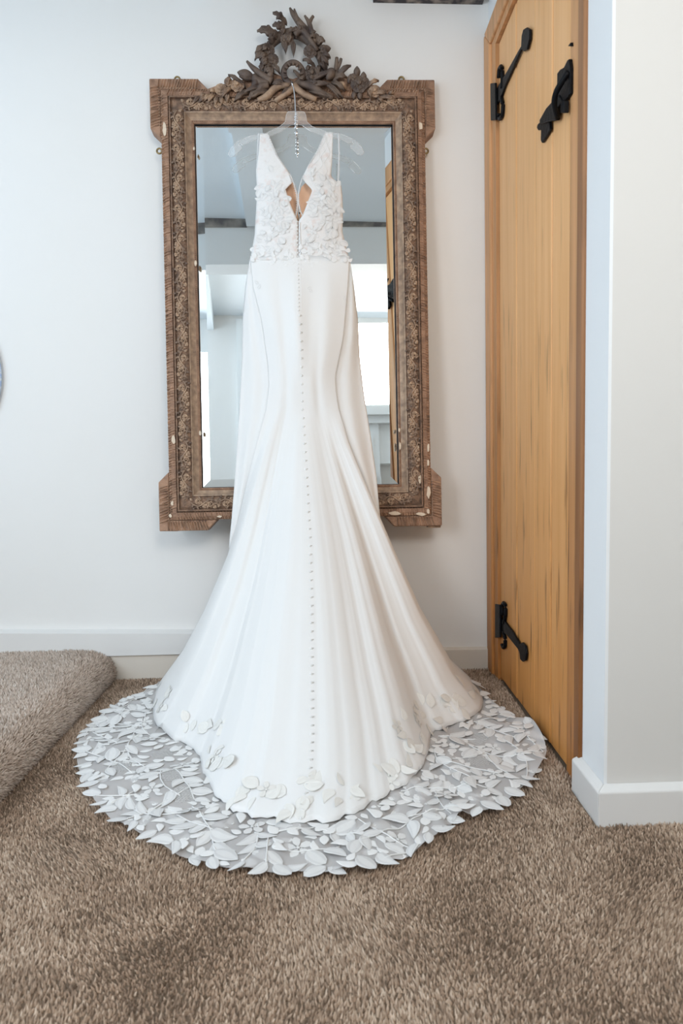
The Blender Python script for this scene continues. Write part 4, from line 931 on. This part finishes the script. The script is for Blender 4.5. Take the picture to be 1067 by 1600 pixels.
# cream sprigs laid over the crepe above its scalloped edge
occ2 = []
def body(px, py, me, name, ang, L, wy=1.0, lift=0.001):
    p, n = hit(px, py)
    if p is None: return
    if n@(CAM-p) < 0: n = -n
    a = ray(px+3*math.cos(ang), py-3*math.sin(ang)); a = CAM+a*((n@(p-CAM))/(n@a)); d = a-p; d -= n*(n@d); d /= np.linalg.norm(d); s = np.cross(n, d)
    o = link(name, me, dress); m = Matrix.Identity(4); q = p+n*lift-np.array(dress.location)
    for i in range(3): m[i][0] = d[i]*L; m[i][1] = s[i]*L*wy; m[i][2] = n[i]*L*(0.28 if name in ('lace_leaf', 'lace_flower') else 0.17); m[i][3] = q[i]
    o.matrix_local = m
for (x0, y0, rx, ry, n_l) in [(255, 1085, 14, 28, 7), (318, 1140, 40, 18, 9), (335, 1185, 18, 24, 8), (395, 1240, 30, 14, 7), (470, 1245, 34, 26, 10), (545, 1240, 30, 16, 6), (610, 1205, 28, 20, 8), (645, 1150, 30, 30, 11), (700, 1105, 40, 20, 10), (738, 1075, 14, 14, 3), (655, 1110, 25, 8, 3)]:
    for k in range(60):
        if n_l == 0: break
        a = R.uniform(0, 2*PI); q = R.random()**0.5; x, y = x0+rx*q*cos(a), y0+ry*q*sin(a)
        if any((x-b[0])**2+(y-b[1])**2 < 11**2 for b in occ2): continue
        if hit(x, y)[0] is None: continue
        occ2.append((x, y)); n_l -= 1
        if R.random() < 0.13: body(x, y, FMC, 'lace_flower', R.uniform(0, 6), 0.020, 1, 0.003)
        else: body(x, y, R.choice(LMC), 'lace_leaf', R.uniform(0, 2*PI), R.uniform(0.028, 0.044), R.uniform(1.0, 1.3), 0.0028)
db(small, 'lace_sprigs', M_lace, kind='stuff')
# bodice lace: petals, leaves and small blossoms worked over the sheer panels
for k in range(300):
    side = k % 2; y = 266+136*R.random()**0.85
    A, B = (Lo, Li) if side == 0 else (Ro, Ri); xo, xi = byrow(A, y), byrow(B, y); x = xo+(xi-xo)*R.uniform(0.10, 0.86)
    dens = sm((y-262)/30)
    if R.random() > dens: continue
    cx_ = abs(x-466)
    if y > 372 and cx_ < 30 and y > 372+cx_*0.6: continue
    if 278 < y < 346 and abs(x-466) < 34 and abs(x-xi) < 9: continue
    body(x, y, R.choice(LM), 'lace_petal', R.uniform(0, 2*PI), R.uniform(0.014, 0.028), R.uniform(1.0, 1.5), R.uniform(0.0004, 0.0012))
edge_ = G()
for k in range(95):
    x = 392+153*((k*0.618) % 1); y = 384+26*R.random()+6*math.exp(-((x-466)/25)**2); p, n = hit(x, y)
    if p is None: continue
    if n@(CAM-p) < 0: n = -n
    d = np.array([R.uniform(-1, 1), 0, R.uniform(-1, 1)]); d -= n*(n@d); d /= np.linalg.norm(d); s_ = np.cross(n, d); L = R.uniform(0.010, 0.020); kk = R.randrange(4)
    edge_.add([p+n*0.0015+d*L*v.x+s_*L*1.3*v.y+n*L*0.25*v.z for v in lv[kk]], lf[kk])
db(edge_, 'waist_lace', M_lace, kind='stuff')
for x, y, r in [(418, 300, 0.014), (430, 330, 0.016), (412, 345, 0.014), (445, 358, 0.015), (426, 372, 0.014), (500, 318, 0.015), (520, 306, 0.015), (508, 345, 0.015), (488, 360, 0.015), (522, 366, 0.013), (478, 378, 0.012), (452, 385, 0.011), (405, 385, 0.011), (526, 340, 0.013)]:
    body(x, y, FM, 'lace_blossom', R.uniform(0, 6), r, 1, 0.001)
for x, y, a in [(480, 452, 0.4), (487, 458, 2.0), (538, 470, 1.5), (404, 452, 1.2), (404, 444, 2.5)]: body(x, y, LM[0], 'lace_petal', a, 0.014, 1.2, 0.002)
# delicate mesh veining on the straps
for A, B in ((Lo, Li), (Ro, Ri)):
    for q in (0.25, 0.5, 0.75):
        Q = []
        for y in np.linspace(214, 275, 16):
            xo, xi = byrow(A, y), byrow(B, y); p, n = hit(xo+(xi-xo)*(q+0.10*math.sin(y*0.22+q*9)), y)
            if p is not None: Q.append(p+np.array([0, -0.0008, 0]))
        if len(Q) > 4: db(G().tube(Q, 0.0003, 4), 'strap_embroidery', M_lace)

0 and print('PARTS', {n: sum(1 for o in bpy.data.objects if o.name.split('.')[0] == n) for n in ('lace_leaf', 'lace_petal', 'button', 'lace_stem')})
